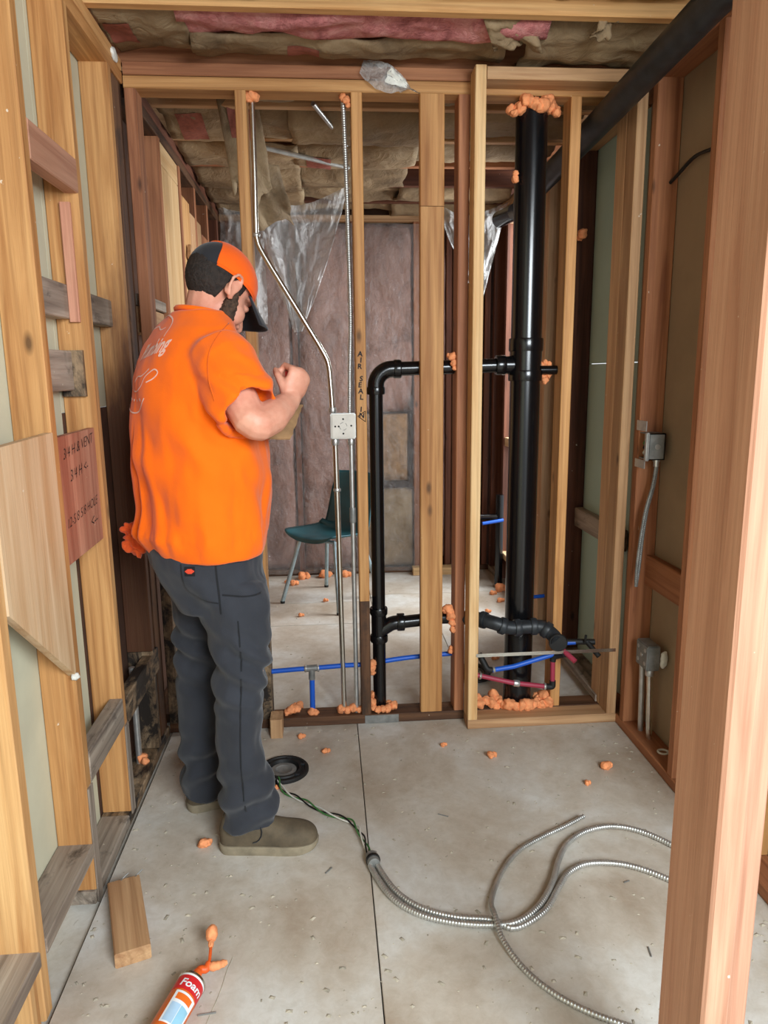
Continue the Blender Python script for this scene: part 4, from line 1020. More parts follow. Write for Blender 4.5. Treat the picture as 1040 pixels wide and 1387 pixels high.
# ================================================================ THE WORKER
m, nt, b = new_mat('skin', 0.5, spec=0.35)
n = noise_tex(nt, coords(nt, rand=False), 22, 5, 0.6)
nt.links.new(ramp(nt, n, [(0.3, lin((194, 130, 106))), (0.65, lin((212, 154, 130)))]), b.inputs['Base Color'])
b.inputs['Subsurface Weight'].default_value = 0.12; b.inputs['Subsurface Radius'].default_value = (0.02, 0.008, 0.005); b.inputs['Subsurface Scale'].default_value = 0.4
bump(nt, b, noise_tex(nt, coords(nt, rand=False), 160, 3, 0.6), 0.12, 0.002)
def cloth(name, c, weave, dark=0.86, rough=0.85):
    m, nt, b = new_mat(name, rough, spec=0.2)
    n = noise_tex(nt, coords(nt, rand=False), 7, 4, 0.6)
    nt.links.new(ramp(nt, n, [(0.3, lin([x * dark for x in c])), (0.65, lin(c))]), b.inputs['Base Color'])
    b.inputs['Sheen Weight'].default_value = 0.15
    bump(nt, b, noise_tex(nt, coords(nt, rand=False), weave, 2, 0.5), 0.25, 0.002)
cloth('shirt_orange', (244, 106, 4), 420, 0.95)
cloth('trouser_grey', (50, 52, 58), 380, 0.86)
cloth('cap_orange', (240, 94, 12), 500, 0.92)
cloth('cap_black', (38, 38, 42), 400, 0.85)
cloth('rag_orange', (238, 96, 40), 300, 0.8)
cloth('shirt_print', (236, 190, 170), 300, 0.95)
cloth('stitch', (30, 31, 34), 300); cloth('shirt_stitch', (226, 98, 6), 300)
cloth('patch_black', (24, 24, 26), 300); cloth('patch_red', (214, 70, 44), 300)
plain('boot_leather', (98, 85, 66), 0.8, var=0.5, scale=14, bumps=0.3, dark=0.7)
plain('boot_sole', (140, 128, 106), 0.85, var=0.5, scale=20, dark=0.8)
plain('hair_dark', (44, 34, 28), 0.75, var=0.5, scale=90, bumps=0.8, dark=0.55)
plain('beard_brown', (84, 62, 46), 0.8, var=0.5, scale=110, bumps=0.9, dark=0.5)

class Solid:
    def __init__(s): s.v, s.f = [], []
    def add(s, vs, fs):
        k = len(s.v); s.v += [Vector(p) for p in vs]; s.f += [tuple(i + k for i in q) for q in fs]
    def ell(s, c, r, rot=None, M=None, seg=20):
        vs, fs = [], []
        for j in range(1, seg // 2):
            th = PI * j / (seg // 2)
            for i in range(seg):
                a = 2 * PI * i / seg
                p = Vector((r[0] * math.sin(th) * math.cos(a), r[1] * math.sin(th) * math.sin(a), r[2] * math.cos(th)))
                if rot is not None: p = rot @ p
                vs.append(Vector(c) + p)
        top = Vector((0, 0, r[2])); bot = Vector((0, 0, -r[2]))
        if rot is not None: top = rot @ top; bot = rot @ bot
        n = seg // 2 - 1; vs += [Vector(c) + top, Vector(c) + bot]
        for j in range(n - 1):
            for i in range(seg):
                fs.append((j * seg + i, j * seg + (i + 1) % seg, (j + 1) * seg + (i + 1) % seg, (j + 1) * seg + i)[::-1])
        for i in range(seg):
            fs.append((n * seg, i, (i + 1) % seg)); fs.append((n * seg + 1, (n - 1) * seg + (i + 1) % seg, (n - 1) * seg + i))
        if M is not None: vs = [M @ p for p in vs]
        s.add(vs, fs)
    def chain(s, pts, M=None, sides=14):
        """tapered limb with rounded ends: list of (point, radius)"""
        P = [Vector(p) for p, r in pts]; Rr = [r for p, r in pts]
        if M is not None: P = [M @ p for p in P]
        path, rad = [], []
        d0 = (P[0] - P[1]).normalized(); d1 = (P[-1] - P[-2]).normalized()
        for k in range(5, 0, -1):
            a = k / 5 * PI / 2
            path.append(P[0] + d0 * Rr[0] * math.sin(a) * 0.999); rad.append(max(Rr[0] * math.cos(a), 0.0004))
        dens = 5
        for i in range(len(P) - 1):
            for k in range(dens):
                t = k / dens; path.append(P[i].lerp(P[i + 1], t)); rad.append(Rr[i] + (Rr[i + 1] - Rr[i]) * (t * t * (3 - 2 * t)))
        path.append(P[-1]); rad.append(Rr[-1])
        for k in range(1, 6):
            a = k / 5 * PI / 2
            path.append(P[-1] + d1 * Rr[-1] * math.sin(a) * 0.999); rad.append(max(Rr[-1] * math.cos(a), 0.0004))
        s.add(*sweep(path, rad, sides))
    def rings(s, rs, sides=28):
        """rs: list of (centre, vector a, vector b) ellipses, closed at both ends"""
        vs, fs = [], []
        for c, a, b_ in rs:
            for k in range(sides):
                t = 2 * PI * k / sides
                vs.append(Vector(c) + Vector(a) * math.cos(t) + Vector(b_) * math.sin(t))
        n = len(rs)
        for i in range(n - 1):
            for k in range(sides):
                fs.append((i * sides + k, i * sides + (k + 1) % sides, (i + 1) * sides + (k + 1) % sides, (i + 1) * sides + k))
        fs.append(tuple(range(sides - 1, -1, -1))); fs.append(tuple((n - 1) * sides + k for k in range(sides)))
        s.add(vs, fs)
    def remesh(s, voxel, it=4, fac=0.5):
        me = bpy.data.meshes.new('tmp'); me.from_pydata([tuple(v) for v in s.v], [], s.f); me.update()
        bm = bmesh.new(); bm.from_mesh(me)
        bmesh.ops.recalc_face_normals(bm, faces=bm.faces); bm.to_mesh(me); bm.free()
        o = bpy.data.objects.new('tmp', me); COL.objects.link(o)
        md = o.modifiers.new('r', 'REMESH'); md.mode = 'VOXEL'; md.voxel_size = voxel
        if it: sm = o.modifiers.new('s', 'SMOOTH'); sm.factor = fac; sm.iterations = it
        dg = bpy.context.evaluated_depsgraph_get(); dg.update()
        ev = o.evaluated_get(dg); mm = ev.to_mesh()
        vs = [v.co.copy() for v in mm.vertices]; ns = [v.normal.copy() for v in mm.vertices]; fs = [tuple(p.vertices) for p in mm.polygons]
        ev.to_mesh_clear(); bpy.data.objects.remove(o, do_unlink=True); bpy.data.meshes.remove(me)
        return vs, ns, fs

person = thing('person', (-0.36, 2.06, 0.0), 'person in orange t-shirt, cap and grey work trousers writing on cardboard', 'person')
FA = math.radians(30)
fw = Vector((math.cos(FA), math.sin(FA), 0)); lf = Vector((-math.sin(FA), math.cos(FA), 0)); UP = Vector((0, 0, 1))

# head frame
HP, HY = math.radians(40), math.radians(46)
HM = Matrix.Translation((-0.289, 2.085, 1.628)) @ Matrix.Rotation(HY, 4, 'Z') @ Matrix.Rotation(HP, 4, 'Y')
HR = HM.to_3x3()

# ---- body: one continuous skin
S_ = Solid()
S_.ell((-0.010, 0, 0.036), (0.096, 0.075, 0.080), M=HM)
S_.ell((0.034, 0, -0.028), (0.060, 0.060, 0.080), M=HM)
S_.ell((0.052, 0, -0.088), (0.040, 0.042, 0.034), M=HM)
S_.ell((0.078, 0, 0.030), (0.018, 0.048, 0.013), M=HM)
for sg in (-1, 1):
    S_.ell((0.060, sg * 0.036, -0.032), (0.030, 0.026, 0.030), M=HM)
    S_.ell((0.080, sg * 0.031, 0.006), (0.012, 0.016, 0.010), M=HM)
    er = Matrix.Rotation(0.35, 3, 'Y') @ Matrix.Rotation(sg * 0.30, 3, 'Z')
    S_.ell((-0.008, sg * 0.077, -0.004), (0.019, 0.007, 0.033), rot=er, M=HM)
    S_.chain([((0.010, sg * 0.080, 0.012), 0.0042), ((-0.002, sg * 0.086, 0.031), 0.0048), ((-0.020, sg * 0.090, 0.028), 0.0052), ((-0.030, sg * 0.091, 0.008), 0.0050), ((-0.024, sg * 0.087, -0.016), 0.0046), ((-0.010, sg * 0.082, -0.032), 0.0052)], M=HM, sides=10)
    S_.ell((-0.001, sg * 0.076, -0.030), (0.009, 0.006, 0.010), rot=er, M=HM)
    S_.ell((0.098, sg * 0.013, -0.040), (0.011, 0.009, 0.008), M=HM)
S_.chain([((0.088, 0, 0.018), 0.010), ((0.104, 0, -0.014), 0.010), ((0.113, 0, -0.035), 0.0135)], M=HM)
S_.ell((0.090, 0, -0.062), (0.012, 0.025, 0.007), M=HM); S_.ell((0.088, 0, -0.075), (0.012, 0.022, 0.007), M=HM)
S_.chain([(HM @ Vector((-0.020, 0, -0.012)), 0.058), ((-0.322, 2.083, 1.572), 0.060), ((-0.350, 2.078, 1.50), 0.074)])
# torso, hips and legs under the clothes
S_.rings([(Vector((-0.355, 2.065, z)), fw * a, lf * b_) for z, a, b_ in [(0.80, 0.09, 0.12), (0.90, 0.115, 0.150), (1.00, 0.120, 0.150), (1.15, 0.125, 0.155), (1.32, 0.115, 0.170), (1.44, 0.085, 0.165), (1.50, 0.055, 0.10)]])
S_.chain([((-0.315, 2.00, 0.86), 0.085), ((-0.258, 1.975, 0.55), 0.058), ((-0.272, 1.972, 0.42), 0.050), ((-0.280, 1.975, 0.10), 0.038)])
S_.chain([((-0.385, 2.13, 0.86), 0.085), ((-0.400, 2.155, 0.55), 0.058), ((-0.420, 2.16, 0.42), 0.050), ((-0.440, 2.175, 0.10), 0.038)])
# arms
S_.chain([((-0.295, 1.950, 1.445), 0.056), ((-0.235, 1.885, 1.365), 0.051), ((-0.190, 1.832, 1.285), 0.044), ((-0.170, 1.838, 1.277), 0.044), ((-0.142, 1.880, 1.292), 0.045), ((-0.118, 1.925, 1.311), 0.037), ((-0.100, 1.957, 1.327), 0.030), ((-0.093, 1.968, 1.338), 0.028)])
S_.chain([((-0.440, 2.190, 1.445), 0.058), ((-0.410, 2.245, 1.34), 0.053), ((-0.375, 2.270, 1.235), 0.045), ((-0.330, 2.245, 1.225), 0.044), ((-0.295, 2.21, 1.222), 0.036), ((-0.250, 2.17, 1.222), 0.028)])
def make_hand(w, h, nb, side, bends, spread=0.0, thumb=1.0, mir=1, sc=1.0):
    """w wrist, h hand axis, nb back-of-hand normal, bends per finger joint"""
    h = Vector(h).normalized(); nb = Vector(nb); nb = (nb - h * nb.dot(h)).normalized(); sd = nb.cross(h) * mir
    w = Vector(w); h_, nb_, sd_ = h, nb, sd
    h = h * sc; nb = nb * sc; sd = sd * sc
    rot = Matrix((sd_, nb_, h_)).transposed()
    S_.ell(w + h * 0.046 + nb * 0.001, (0.040, 0.019, 0.050), rot=rot)
    S_.ell(w + h * 0.070 + nb * 0.003, (0.040, 0.016, 0.026), rot=rot)
    S_.ell(w + h * 0.032 + sd * 0.022 - nb * 0.010, (0.018, 0.016, 0.030), rot=rot)
    for i in range(4):
        k = w + h * (0.088 - 0.004 * abs(i - 1.2) ** 1.6) + sd * (0.0315 - 0.0205 * i)
        L = [(0.043, 0.026, 0.021), (0.047, 0.029, 0.022), (0.044, 0.027, 0.021), (0.035, 0.021, 0.018)][i]
        ang = 0.0; p = k; pts = [(k - h * 0.012, 0.0098), (k, 0.0098)]
        bd = bends[i]
        for j in range(3):
            ang += bd[j]
            d = h * math.cos(ang) - nb * math.sin(ang) + sd * (spread * (1.5 - i) * 0.1)
            p = p + d.normalized() * L[j] * sc
            pts.append((p, [0.0088, 0.0080, 0.0070][j] * (0.92 if i == 3 else 1)))
        S_.chain(pts, sides=12)
    b0 = w + h * 0.028 + sd * 0.036 - nb * 0.010
    p1 = b0 + (h * 0.75 + sd * 0.45 - nb * 0.45 * thumb).normalized() * 0.036 * sc
    p2 = p1 + (h * 0.70 - sd * 0.15 * thumb - nb * 0.75 * thumb).normalized() * 0.030 * sc
    S_.chain([(b0 - h * 0.012 - sd * 0.012, 0.013), (b0, 0.0125), (p1, 0.0100), (p2, 0.0085)], sides=12)
rb = (1.15, 1.25, 0.75)
make_hand((-0.095, 1.966, 1.334), (0.36, 0.20, 0.90), (0.66, -0.74, -0.10), 1, [(1.35, 1.45, 0.75), (1.42, 1.45, 0.8), (1.5, 1.45, 0.8), (1.55, 1.45, 0.8)], thumb=1.5, sc=0.90)
make_hand((-0.245, 2.165, 1.222), (0.80, -0.55, 0.05), (0.05, 0.45, -0.9), -1, [(0.15, 0.35, 0.3)] * 4, spread=1.0, thumb=0.5, mir=-1)
vs, ns, fs = S_.remesh(0.0042, 3)
me_obj('body', vs, fs, 'skin', person, smooth=True)

# fingernails of the near hand are hidden; eyes look down under closed lids
# ---- t-shirt
T_ = Solid()
tor = [(0.903, -0.357, 0.170, 0.205), (0.935, -0.362, 0.182, 0.212), (0.965, -0.366, 0.190, 0.215), (1.000, -0.360, 0.187, 0.212), (1.040, -0.357, 0.187, 0.210), (1.121, -0.357, 0.190, 0.212), (1.186, -0.362, 0.190, 0.215), (1.266, -0.370, 0.186, 0.220),
       (1.340, -0.373, 0.179, 0.222), (1.395, -0.374, 0.172, 0.222), (1.441, -0.375, 0.160, 0.214), (1.491, -0.366, 0.141, 0.192), (1.528, -0.354, 0.118, 0.160), (1.553, -0.343, 0.098, 0.120), (1.570, -0.336, 0.084, 0.094)]
T_.rings([(Vector((cx_, 2.072 + 0.02 * (z - 1.2), z + (0.0 if z < 1.5 else 0.0))), fw * (math.sqrt(max(hf ** 2 - (b_ / 2) ** 2, 0.0015)) / 0.866), lf * b_) for z, cx_, hf, b_ in tor], 40)
def sleeve(c, r):
    c = [Vector(q) for q in c]; d = (c[-1] - c[0]).normalized()
    u = Vector((0, 0, 1)); u = (u - d * u.dot(d)).normalized(); w = d.cross(u)
    rs = [(c[i], u * r[i], w * r[i]) for i in range(len(c))]
    rs += [(c[-1], u * (r[-1] - 0.012), w * (r[-1] - 0.012)), (c[-1] - d * 0.05, u * (r[-1] - 0.012), w * (r[-1] - 0.012))]
    T_.rings(rs, 32)
sleeve([(-0.325, 1.985, 1.455), (-0.285, 1.940, 1.452), (-0.258, 1.910, 1.418), (-0.228, 1.882, 1.368), (-0.194, 1.850, 1.308)], [0.070, 0.084, 0.089, 0.087, 0.082])
sleeve([(-0.410, 2.15, 1.455), (-0.438, 2.19, 1.45), (-0.432, 2.235, 1.41), (-0.415, 2.262, 1.36), (-0.395, 2.280, 1.30)], [0.070, 0.082, 0.085, 0.081, 0.075])
vs, ns, fs = T_.remesh(0.0055, 5)
out = []
ctr = Vector((-0.36, 2.07, 0))
for p, n_ in zip(vs, ns):
    q = p - ctr; th = math.atan2(q.dot(lf), q.dot(fw)); z = p.z
    d = 0.0
    arm = min(1.0, max(0.0, ((p - Vector((-0.36, 2.07, p.z))).dot(-lf) - 0.17) / 0.06)) if z > 1.28 else 0.0
    low = max(0.0, min(1.0, (1.35 - z) / 0.4))
    # long vertical folds down the back, drawn in at the waist
    d += 0.0085 * low * math.sin(th * 9 + 2.2 * fbm((th * 1.3, z * 2.0, 0.3), 1.0, 3) * 2)
    # slanting drags from the raised arm
    d += 0.007 * max(0, 1 - abs(z - 1.22) / 0.22) * math.sin((z * 34 + th * 7) + 3 * fbm((th, z * 3, 5), 1.0, 2)) * (1 if th < 0.4 else 0.5)
    # hem bunching
    d += 0.010 * max(0, 1 - abs(z - 0.965) / 0.06) * fbm((th * 2.5, z * 6, 1), 1.2, 3)
    d += 0.010 * fbm((p.x * 6, p.y * 6, p.z * 4.5), 1.0, 3)
    d *= max(0.0, min(1.0, (z - 0.905) / 0.05)) * 0.85 + 0.15
    # creases across the sleeve
    if arm > 0.2: d += 0.0045 * math.sin(p.z * 95 + p.x * 60 + 4 * fbm(p, 7, 2)) * arm * (1 if p.z < 1.40 else 0.3)
    out.append(p + n_ * d)
shirt = me_obj('t_shirt', out, fs, 'shirt_orange', person, smooth=True)
shirt_bvh = BVHTree.FromPolygons(out, fs)

def projected(name, pts, faces, d, bvh, mat, parent, lift=0.0025):
    d = Vector(d).normalized(); vs = []
    for p in pts:
        h = bvh.ray_cast(Vector(p), d)
        vs.append((h[0] - d * lift) if h[0] is not None else None)
    ok = [f for f in faces if all(vs[i] is not None for i in f)]
    idx = sorted({i for f in ok for i in f}); mp = {a: k for k, a in enumerate(idx)}
    if not ok: return None
    # drop faces that fell over an edge
    good = [f for f in ok if max((vs[f[i]] - vs[f[i - 1]]).length for i in range(len(f))) < 0.06]
    return me_obj(name, [vs[i] for i in idx], [tuple(mp[i] for i in f) for f in good], mat, parent)

def ribbon(pl, w):
    """flat ribbon along a 2-D polyline"""
    pl = [Vector((*p, 0)) for p in pl]; vs, fs = [], []
    for i, p in enumerate(pl):
        t_ = (pl[min(i + 1, len(pl) - 1)] - pl[max(i - 1, 0)]).normalized(); nn = Vector((-t_.y, t_.x, 0))
        vs += [p + nn * w / 2, p - nn * w / 2]
    for i in range(len(pl) - 1): fs.append((2 * i, 2 * i + 1, 2 * i + 3, 2 * i + 2))
    return vs, fs
def curve2(pts, n=6): return [(p.x, p.y) for p in smooth_path([(a, c_, 0) for a, c_ in pts], n)]

bx = -lf  # reading direction across his back
bo = Vector((-0.373, 2.075, 0)) - fw * 0.6
def on_back(geo, cx_, cz, mat='shirt_print', tilt=0.0):
    pts = [bo + bx * (cx_ + v.x) + UP * (cz + v.y + tilt * v.x) for v in geo[0]]
    projected('back_print', pts, geo[1], fw, shirt_bvh, mat, shirt, 0.0022)
g = text_geo('Plumbing', 0.056, 0.30, weight=0.0016)
g = ([Vector((v.x * 0.60, v.y, 0)) for v in g[0]], g[1])
on_back(g, 0.047, 1.452, tilt=0.20)
on_back(ribbon(curve2([(-0.13, 1.41), (-0.10, 1.435), (-0.08, 1.42), (-0.06, 1.445)]), 0.004), 0, 0)
on_back(ribbon(curve2([(-0.10, 1.50), (-0.06, 1.545), (0.0, 1.56), (0.05, 1.55), (0.075, 1.525), (0.078, 1.50)]), 0.0035), 0, 0)
on_back(ribbon(curve2([(-0.03, 1.525), (0.0, 1.53), (0.03, 1.52), (0.05, 1.525)]), 0.0035), 0, 0)
on_back(ribbon(curve2([(-0.05, 1.42), (-0.03, 1.395), (0.01, 1.392), (0.035, 1.405), (0.045, 1.43), (0.07, 1.448), (0.085, 1.44), (0.075, 1.425), (0.055, 1.415)]), 0.0035), 0.02, -0.032)
on_back(ribbon(curve2([(-0.02, 1.415), (0.0, 1.43), (0.025, 1.432), (0.05, 1.45)]), 0.0035), 0.02, -0.032)
on_back(ribbon(curve2([(-0.08, 1.375), (-0.05, 1.345), (0.0, 1.335), (0.04, 1.35), (0.06, 1.375)]), 0.004), 0.02, -0.032)
for q in range(4): on_back(ribbon(curve2([(-0.045 + q * 0.026, 1.372 - 0.006 * math.sin(q)), (-0.036 + q * 0.026, 1.366)]), 0.006), 0.02, -0.030)
# collar band and shoulder seam
def seam(name, pts3, d, bvh, mat, parent, w=0.003, lift=0.002):
    P_ = smooth_path(pts3, 8); d = Vector(d).normalized(); vs, fs = [], []
    hits = []
    for p in P_:
        h = bvh.ray_cast(p - d * 0.6, d)
        if h[0] is not None: hits.append(h[0] - d * lift * 0.3)
    if len(hits) > 2:
        me_obj(name, *sweep(hits, w / 2, 6), mat, parent, smooth=True)
vd = Vector((-0.19, 0.98, -0.05))
seam('sleeve_seam', [(-0.245, 1.95, 1.535), (-0.275, 1.95, 1.50), (-0.305, 1.95, 1.45), (-0.312, 1.95, 1.39), (-0.300, 1.95, 1.33)], vd, shirt_bvh, 'shirt_stitch', shirt)
cr = [(HM @ Vector((-0.040, 0, -0.06))) for _ in range(1)]
me_obj('collar', *sweep([Vector((-0.331, 2.082, 1.566)) + fw * (0.071 * math.cos(a)) + lf * (0.073 * math.sin(a)) + UP * (-0.014 * math.cos(a)) for a in [i * 2 * PI / 40 for i in range(41)]], 0.008, 8), 'shirt_orange', shirt, smooth=True)

# ---- trousers
P_ = Solid()
P_.rings([(Vector((cx_, 2.055, z)), Vector((hx, 0, 0)), Vector((0, hy, 0))) for z, cx_, hx, hy in [(0.74, -0.325, 0.118, 0.135), (0.79, -0.325, 0.136, 0.155), (0.84, -0.338, 0.150, 0.165), (0.88, -0.348, 0.160, 0.168), (0.92, -0.355, 0.163, 0.165), (0.98, -0.358, 0.158, 0.160)]], 36)
rl = [(0.830, -0.285, 0.110, 0.095, 2.00), (0.738, -0.276, 0.100, 0.092, 1.985), (0.649, -0.258, 0.087, 0.085, 1.975), (0.581, -0.256, 0.079, 0.080, 1.970), (0.468, -0.270, 0.067, 0.076, 1.968), (0.351, -0.276, 0.065, 0.074, 1.970), (0.256, -0.270, 0.071, 0.074, 1.972), (0.159, -0.263, 0.080, 0.074, 1.972), (0.075, -0.265, 0.086, 0.072, 1.972)]
P_.rings([(Vector((c_, y_, z)), Vector((hx, 0, 0)), Vector((0, hy, 0))) for z, c_, hx, hy, y_ in rl], 30)
ll = [(0.844, -0.400, 0.105, 0.095, 2.11), (0.749, -0.398, 0.090, 0.090, 2.14), (0.677, -0.398, 0.082, 0.086, 2.15), (0.581, -0.402, 0.076, 0.082, 2.155), (0.452, -0.416, 0.073, 0.078, 2.16), (0.280, -0.424, 0.068, 0.075, 2.165), (0.150, -0.434, 0.067, 0.074, 2.17), (0.062, -0.436, 0.062, 0.070, 2.17)]
P_.rings([(Vector((c_, y_, z)), Vector((hx, 0, 0)), Vector((0, hy, 0))) for z, c_, hx, hy, y_ in ll], 30)
vs, ns, fs = P_.remesh(0.0062, 6)
out = []
for p, n_ in zip(vs, ns):
    d = 0.011 * fbm((p.x * 9, p.y * 9, p.z * 5), 1.0, 3)
    knee = max(0, 1 - abs(p.z - 0.58) / 0.16)
    d += 0.0115 * knee * math.sin(p.z * 78 + p.x * 46 + 3.0 * fbm((p.x * 5, p.y * 5, p.z * 4), 1.0, 2))
    ank = max(0, 1 - abs(p.z - 0.17) / 0.16)
    d += 0.012 * ank * math.sin(p.z * 62 - p.x * 30 + 3.5 * fbm((p.x * 5, p.y * 5, p.z * 3), 1.0, 2))
    seat = max(0, 1 - abs(p.z - 0.80) / 0.10)
    d += 0.007 * seat * math.sin(p.z * 40 + p.x * 55)
    out.append(p + n_ * d)
pants = me_obj('trousers', out, fs, 'trouser_grey', person, smooth=True)
pants_bvh = BVHTree.FromPolygons(out, fs)
def on_pants(name, pl, w, mat, y0=1.2, par=None):
    g_ = ribbon(curve2(pl), w)
    return projected(name, [(v.x, y0, v.y) for v in g_[0]], g_[1], (0, 1, 0), pants_bvh, mat, par or pants, 0.0018)
on_pants('pocket_seam', [(-0.398, 0.905), (-0.396, 0.86), (-0.386, 0.825), (-0.340, 0.800), (-0.306, 0.790)], 0.004, 'stitch')
on_pants('side_seam', [(-0.306, 0.90), (-0.304, 0.84), (-0.300, 0.76)], 0.005, 'stitch')
on_pants('side_seam', [(-0.255, 0.74), (-0.252, 0.60), (-0.262, 0.45), (-0.268, 0.30), (-0.262, 0.15)], 0.004, 'stitch')
on_pants('pocket_seam', [(-0.295, 0.812), (-0.24, 0.806), (-0.185, 0.806)], 0.005, 'stitch')
def grid_patch(name, x0, x1, z0, z1, mat, shape=None, lift=0.003, par=None):
    nx, nz = 8, 6; pts = []; fs_ = []
    for j in range(nz + 1):
        for i in range(nx + 1):
            pts.append((x0 + (x1 - x0) * i / nx, 1.2, z0 + (z1 - z0) * j / nz))
    for j in range(nz):
        for i in range(nx):
            k_ = j * (nx + 1) + i; cxn = abs((i + .5) / nx * 2 - 1); czn = abs((j + .5) / nz * 2 - 1)
            if shape and not shape(cxn, czn): continue
            fs_.append((k_, k_ + 1, k_ + nx + 2, k_ + nx + 1))
    return projected(name, pts, fs_, (0, 1, 0), pants_bvh, mat, par or pants, lift)
pt = grid_patch('brand_patch', -0.389, -0.361, 0.872, 0.898, 'patch_black')
grid_patch('brand_emblem', -0.387, -0.363, 0.879, 0.892, 'patch_red', lambda a, c_: a * 0.8 + c_ * 0.6 < 0.95, 0.0045)

# ---- boots
def boot(heel, ang, name='boot'):
    M = Matrix.Translation(heel) @ Matrix.Rotation(ang, 4, 'Z')
    st = [(0.000, 0.008, 0.070), (0.005, 0.022, 0.085), (0.020, 0.036, 0.112), (0.060, 0.040, 0.128), (0.105, 0.042, 0.118), (0.150, 0.045, 0.094), (0.195, 0.049, 0.080), (0.235, 0.049, 0.074), (0.262, 0.043, 0.068), (0.280, 0.033, 0.058), (0.289, 0.020, 0.048), (0.293, 0.006, 0.040)]
    vs_, fs_ = [], []; K = 18
    xs = smooth_path([(a, w, h) for a, w, h in st], 3)
    for q in xs:
        for k in range(K):
            t_ = PI * k / (K - 1)
            yy = q.y * math.copysign(abs(math.cos(t_)) ** 0.75, math.cos(t_)); zz = 0.022 + (q.z - 0.022) * math.sin(t_) ** 0.8
            vs_.append(M @ Vector((q.x, yy, zz)))
    n = len(xs)
    for i in range(n - 1):
        for k in range(K):
            fs_.append((i * K + k, i * K + (k + 1) % K, (i + 1) * K + (k + 1) % K, (i + 1) * K + k))
    fs_.append(tuple(range(K))); fs_.append(tuple((n - 1) * K + k for k in range(K - 1, -1, -1)))
    o = autosmooth(me_obj(name, vs_, fs_, 'boot_leather', person), 60)
    outl = [(q.x, q.y + 0.004) for q in xs] + [(q.x, -q.y - 0.004) for q in reversed(xs)]
    outl[len(xs) - 1] = (0.294, 0.010); outl[len(xs)] = (0.294, -0.010)
    mm = len(outl); vs_ = []
    for z, gr in [(0.0, -0.002), (0.006, 0.001), (0.020, 0.002), (0.027, 0.0)]:
        vs_ += [M @ Vector((x + (gr if x > 0.15 else -gr), y + math.copysign(gr, y), z + (0.008 * max(0, (x - 0.24) / 0.05) if z < 0.01 else 0))) for x, y in outl]
    fs_ = [tuple(range(mm - 1, -1, -1)), tuple(3 * mm + k for k in range(mm))]
    for j in range(3):
        for k in range(mm): fs_.append((j * mm + k, j * mm + (k + 1) % mm, (j + 1) * mm + (k + 1) % mm, (j + 1) * mm + k))
    autosmooth(me_obj('sole', vs_, fs_, 'boot_sole', o), 35)
    for yy in (-1, 1):
        me_obj('side_gusset', *sweep([M @ Vector((0.105 + 0.028 * math.sin(a), yy * (0.0445 - 0.010 * math.cos(a) ** 2 * 0), 0.075 - 0.035 * math.cos(a))) for a in [i * PI / 8 for i in range(9)]], 0.0018, 5), 'stitch', o, smooth=True)
boot((-0.352, 1.972, 0.0), math.radians(-3))
boot((-0.490, 2.178, 0.0), math.radians(20))

# ---- hair, beard, cap
def headshell(name, c, r, keep, mat, amp, nth=56, nph=36, parent=person):
    vs_, fs_ = [], []
    for j in range(nph + 1):
        ph = PI * j / nph
        for i in range(nth):
            a = 2 * PI * i / nth
            d_ = Vector((math.sin(ph) * math.cos(a), math.sin(ph) * math.sin(a), math.cos(ph)))
            k_ = 1 + amp * noise.noise(d_ * 22)
            vs_.append(Vector((c[0] + r[0] * d_.x * k_, c[1] + r[1] * d_.y * k_, c[2] + r[2] * d_.z * k_)))
    for j in range(nph):
        for i in range(nth):
            q = (j * nth + i, j * nth + (i + 1) % nth, (j + 1) * nth + (i + 1) % nth, (j + 1) * nth + i)
            cc = sum((vs_[x] for x in q), Vector()) / 4
            if keep(cc): fs_.append(q)
    used = sorted({x for f in fs_ for x in f}); mp = {a: k for k, a in enumerate(used)}
    o = me_obj(name, [HM @ vs_[x] for x in used], [tuple(mp[x] for x in f) for f in fs_], mat, parent, smooth=True)
    md = o.modifiers.new('thickness', 'SOLIDIFY'); md.thickness = 0.004; md.offset = -1
    return o
headshell('hair', (-0.012, 0, 0.024), (0.0995, 0.0785, 0.090), lambda p: (p.x < -0.022 + 0.25 * max(0, p.z) and p.z > -0.060 + 0.012 * noise.noise(p * 30) and p.z < 0.030 + 0.12 * p.x + 0.012) or (-0.03 < p.x < 0.030 and 0.0 < p.z < 0.04), 'hair_dark', 0.015, 110, 80)
B_ = Solid()
for sg in (-1, 1):
    B_.chain([((0.014, sg * 0.066, -0.004), 0.010), ((0.020, sg * 0.062, -0.036), 0.019), ((0.034, sg * 0.053, -0.074), 0.022), ((0.058, sg * 0.034, -0.106), 0.023), ((0.074, 0, -0.116), 0.022)], M=HM)
    B_.chain([((0.094, sg * 0.006, -0.052), 0.006), ((0.088, sg * 0.028, -0.064), 0.007), ((0.080, sg * 0.032, -0.085), 0.010)], M=HM)
B_.ell((0.076, 0, -0.100), (0.020, 0.030, 0.018), M=HM)
vs, ns, fs = B_.remesh(0.004, 1)
me_obj('beard', [p + n_ * (0.004 * noise.noise(p * 130) + 0.003 * noise.noise(p * 260)) for p, n_ in zip(vs, ns)], fs, 'beard_brown', person, smooth=True)
capc, capr = Vector((-0.006, 0, 0.034)), Vector((0.107, 0.086, 0.092))
rim = lambda x: 0.026 + 0.12 * x
def cap_pt(az, t, k=1.0):
    """t = 0 on the sweatband, 1 at the crown"""
    ph = PI / 2
    for _ in range(6):
        x = capc.x + capr.x * math.sin(ph) * math.cos(az)
        ph = math.acos(max(-1, min(1, (rim(x) - capc.z) / capr.z)))
    q = ph * (1 - t)
    return HM @ (capc + k * Vector((capr.x * math.sin(q) * math.cos(az), capr.y * math.sin(q) * math.sin(az), capr.z * math.cos(q))))
A0 = math.radians(134)
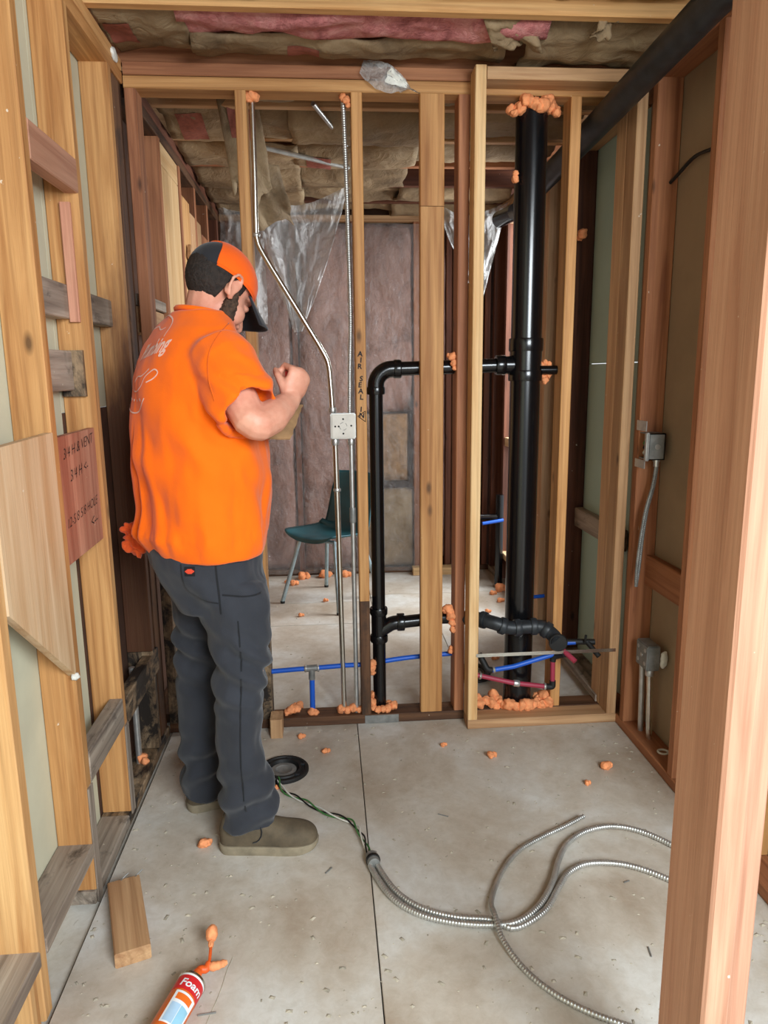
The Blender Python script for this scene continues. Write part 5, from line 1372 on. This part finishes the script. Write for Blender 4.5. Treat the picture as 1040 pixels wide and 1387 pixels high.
def arch(az):
    d_ = abs((az + PI) % (2 * PI) - PI)
    if d_ < A0: return 0.0
    s_ = (d_ - A0) / (PI - A0)
    return 0.52 * math.sqrt(max(0.0, 1 - (1 - min(1, s_ * 1.8)) ** 2)) if s_ * 1.8 < 1 else 0.52
cap = sheet('cap', lambda u, v: cap_pt(2 * PI * u, arch(2 * PI * u) + (0.995 - arch(2 * PI * u)) * v), 120, 20, 'cap_orange', person, 0.004)
sheet('back_panel', lambda u, v: cap_pt(A0 - 0.1 + (2 * PI - 2 * A0 + 0.2) * u, -0.02 + 0.72 * v, 0.975), 40, 14, 'cap_black', cap, 0.003)
sheet('sweatband', lambda u, v: cap_pt((2 * u - 1) * (A0 - 0.05), -0.03 + 0.06 * v, 0.985), 60, 2, 'cap_orange', cap, 0.002)
def visor(u, v):
    a = (u - 0.5) * 2
    base = Vector((0.100 - 0.055 * a * a, 0.078 * a, 0.040 - 0.012 * a * a))
    out_ = 0.088 * (1 - 0.25 * a * a) * v
    return HM @ (base + Vector((out_, 0.012 * a * v, -0.20 * out_ - 0.030 * a * a * (0.4 + v))))
sheet('visor', visor, 24, 10, 'cap_black', cap, 0.005)
me_obj('crown_button', *sweep([HM @ Vector((capc.x, 0, capc.z + capr.z - 0.001)), HM @ Vector((capc.x, 0, capc.z + capr.z + 0.004))], 0.006, 10), 'cap_orange', cap, smooth=True)

# ---- what he holds and carries
C1, C2, C3 = Vector((-0.200, 1.900, 1.238)), Vector((-0.100, 1.972, 1.226)), Vector((-0.066, 2.085, 1.312))
def card(u, v):
    p = C1 + (C2 - C1) * u + (C3 - C2) * v
    if u > 0.98 or v > 0.98: p += (C2 - C1).normalized() * 0.008 * noise.noise(Vector((u * 9, v * 11, 2)))
    return p + Vector((0, 0, 0.006 * noise.noise(Vector((u * 2, v * 2, 1)))))
tag(sheet('cardboard_sheet', card, 16, 16, 'cardboard', None, 0.005, smooth=False), 'torn brown cardboard piece held by the worker', 'cardboard')
t = thing('pencil', (-0.100, 2.000, 1.300), 'short red pencil gripped in the worker\'s right hand', 'pencil')
tube('barrel', [(-0.098, 2.012, 1.330), (-0.104, 1.998, 1.408)], 0.0048, 'pencil_red', t, 6)
tube('tip', [(-0.0955, 2.018, 1.300), (-0.098, 2.012, 1.330)], [0.0008, 0.0046], 'wire_white', t, 6)
parts = []
Rg = Solid()
for (x, y, z, r) in [(-0.568, 2.13, 0.955, 0.022), (-0.582, 2.13, 0.930, 0.026), (-0.590, 2.125, 0.905, 0.022), (-0.565, 2.12, 0.900, 0.024), (-0.545, 2.12, 0.940, 0.024), (-0.600, 2.13, 0.960, 0.014)]:
    Rg.ell((x, y, z), (r, r * 0.8, r * 1.1))
vs, ns, fs = Rg.remesh(0.004, 2)
tag(me_obj('rag', [p + n_ * (0.010 * math.sin(p.z * 260 + p.x * 190 + 5 * noise.noise(p * 40)) * 0.5 + 0.006 * noise.noise(p * 60)) for p, n_ in zip(vs, ns)], fs, 'rag_orange', None, smooth=True), 'crumpled orange rag tucked in the back pocket of the worker', 'rag')
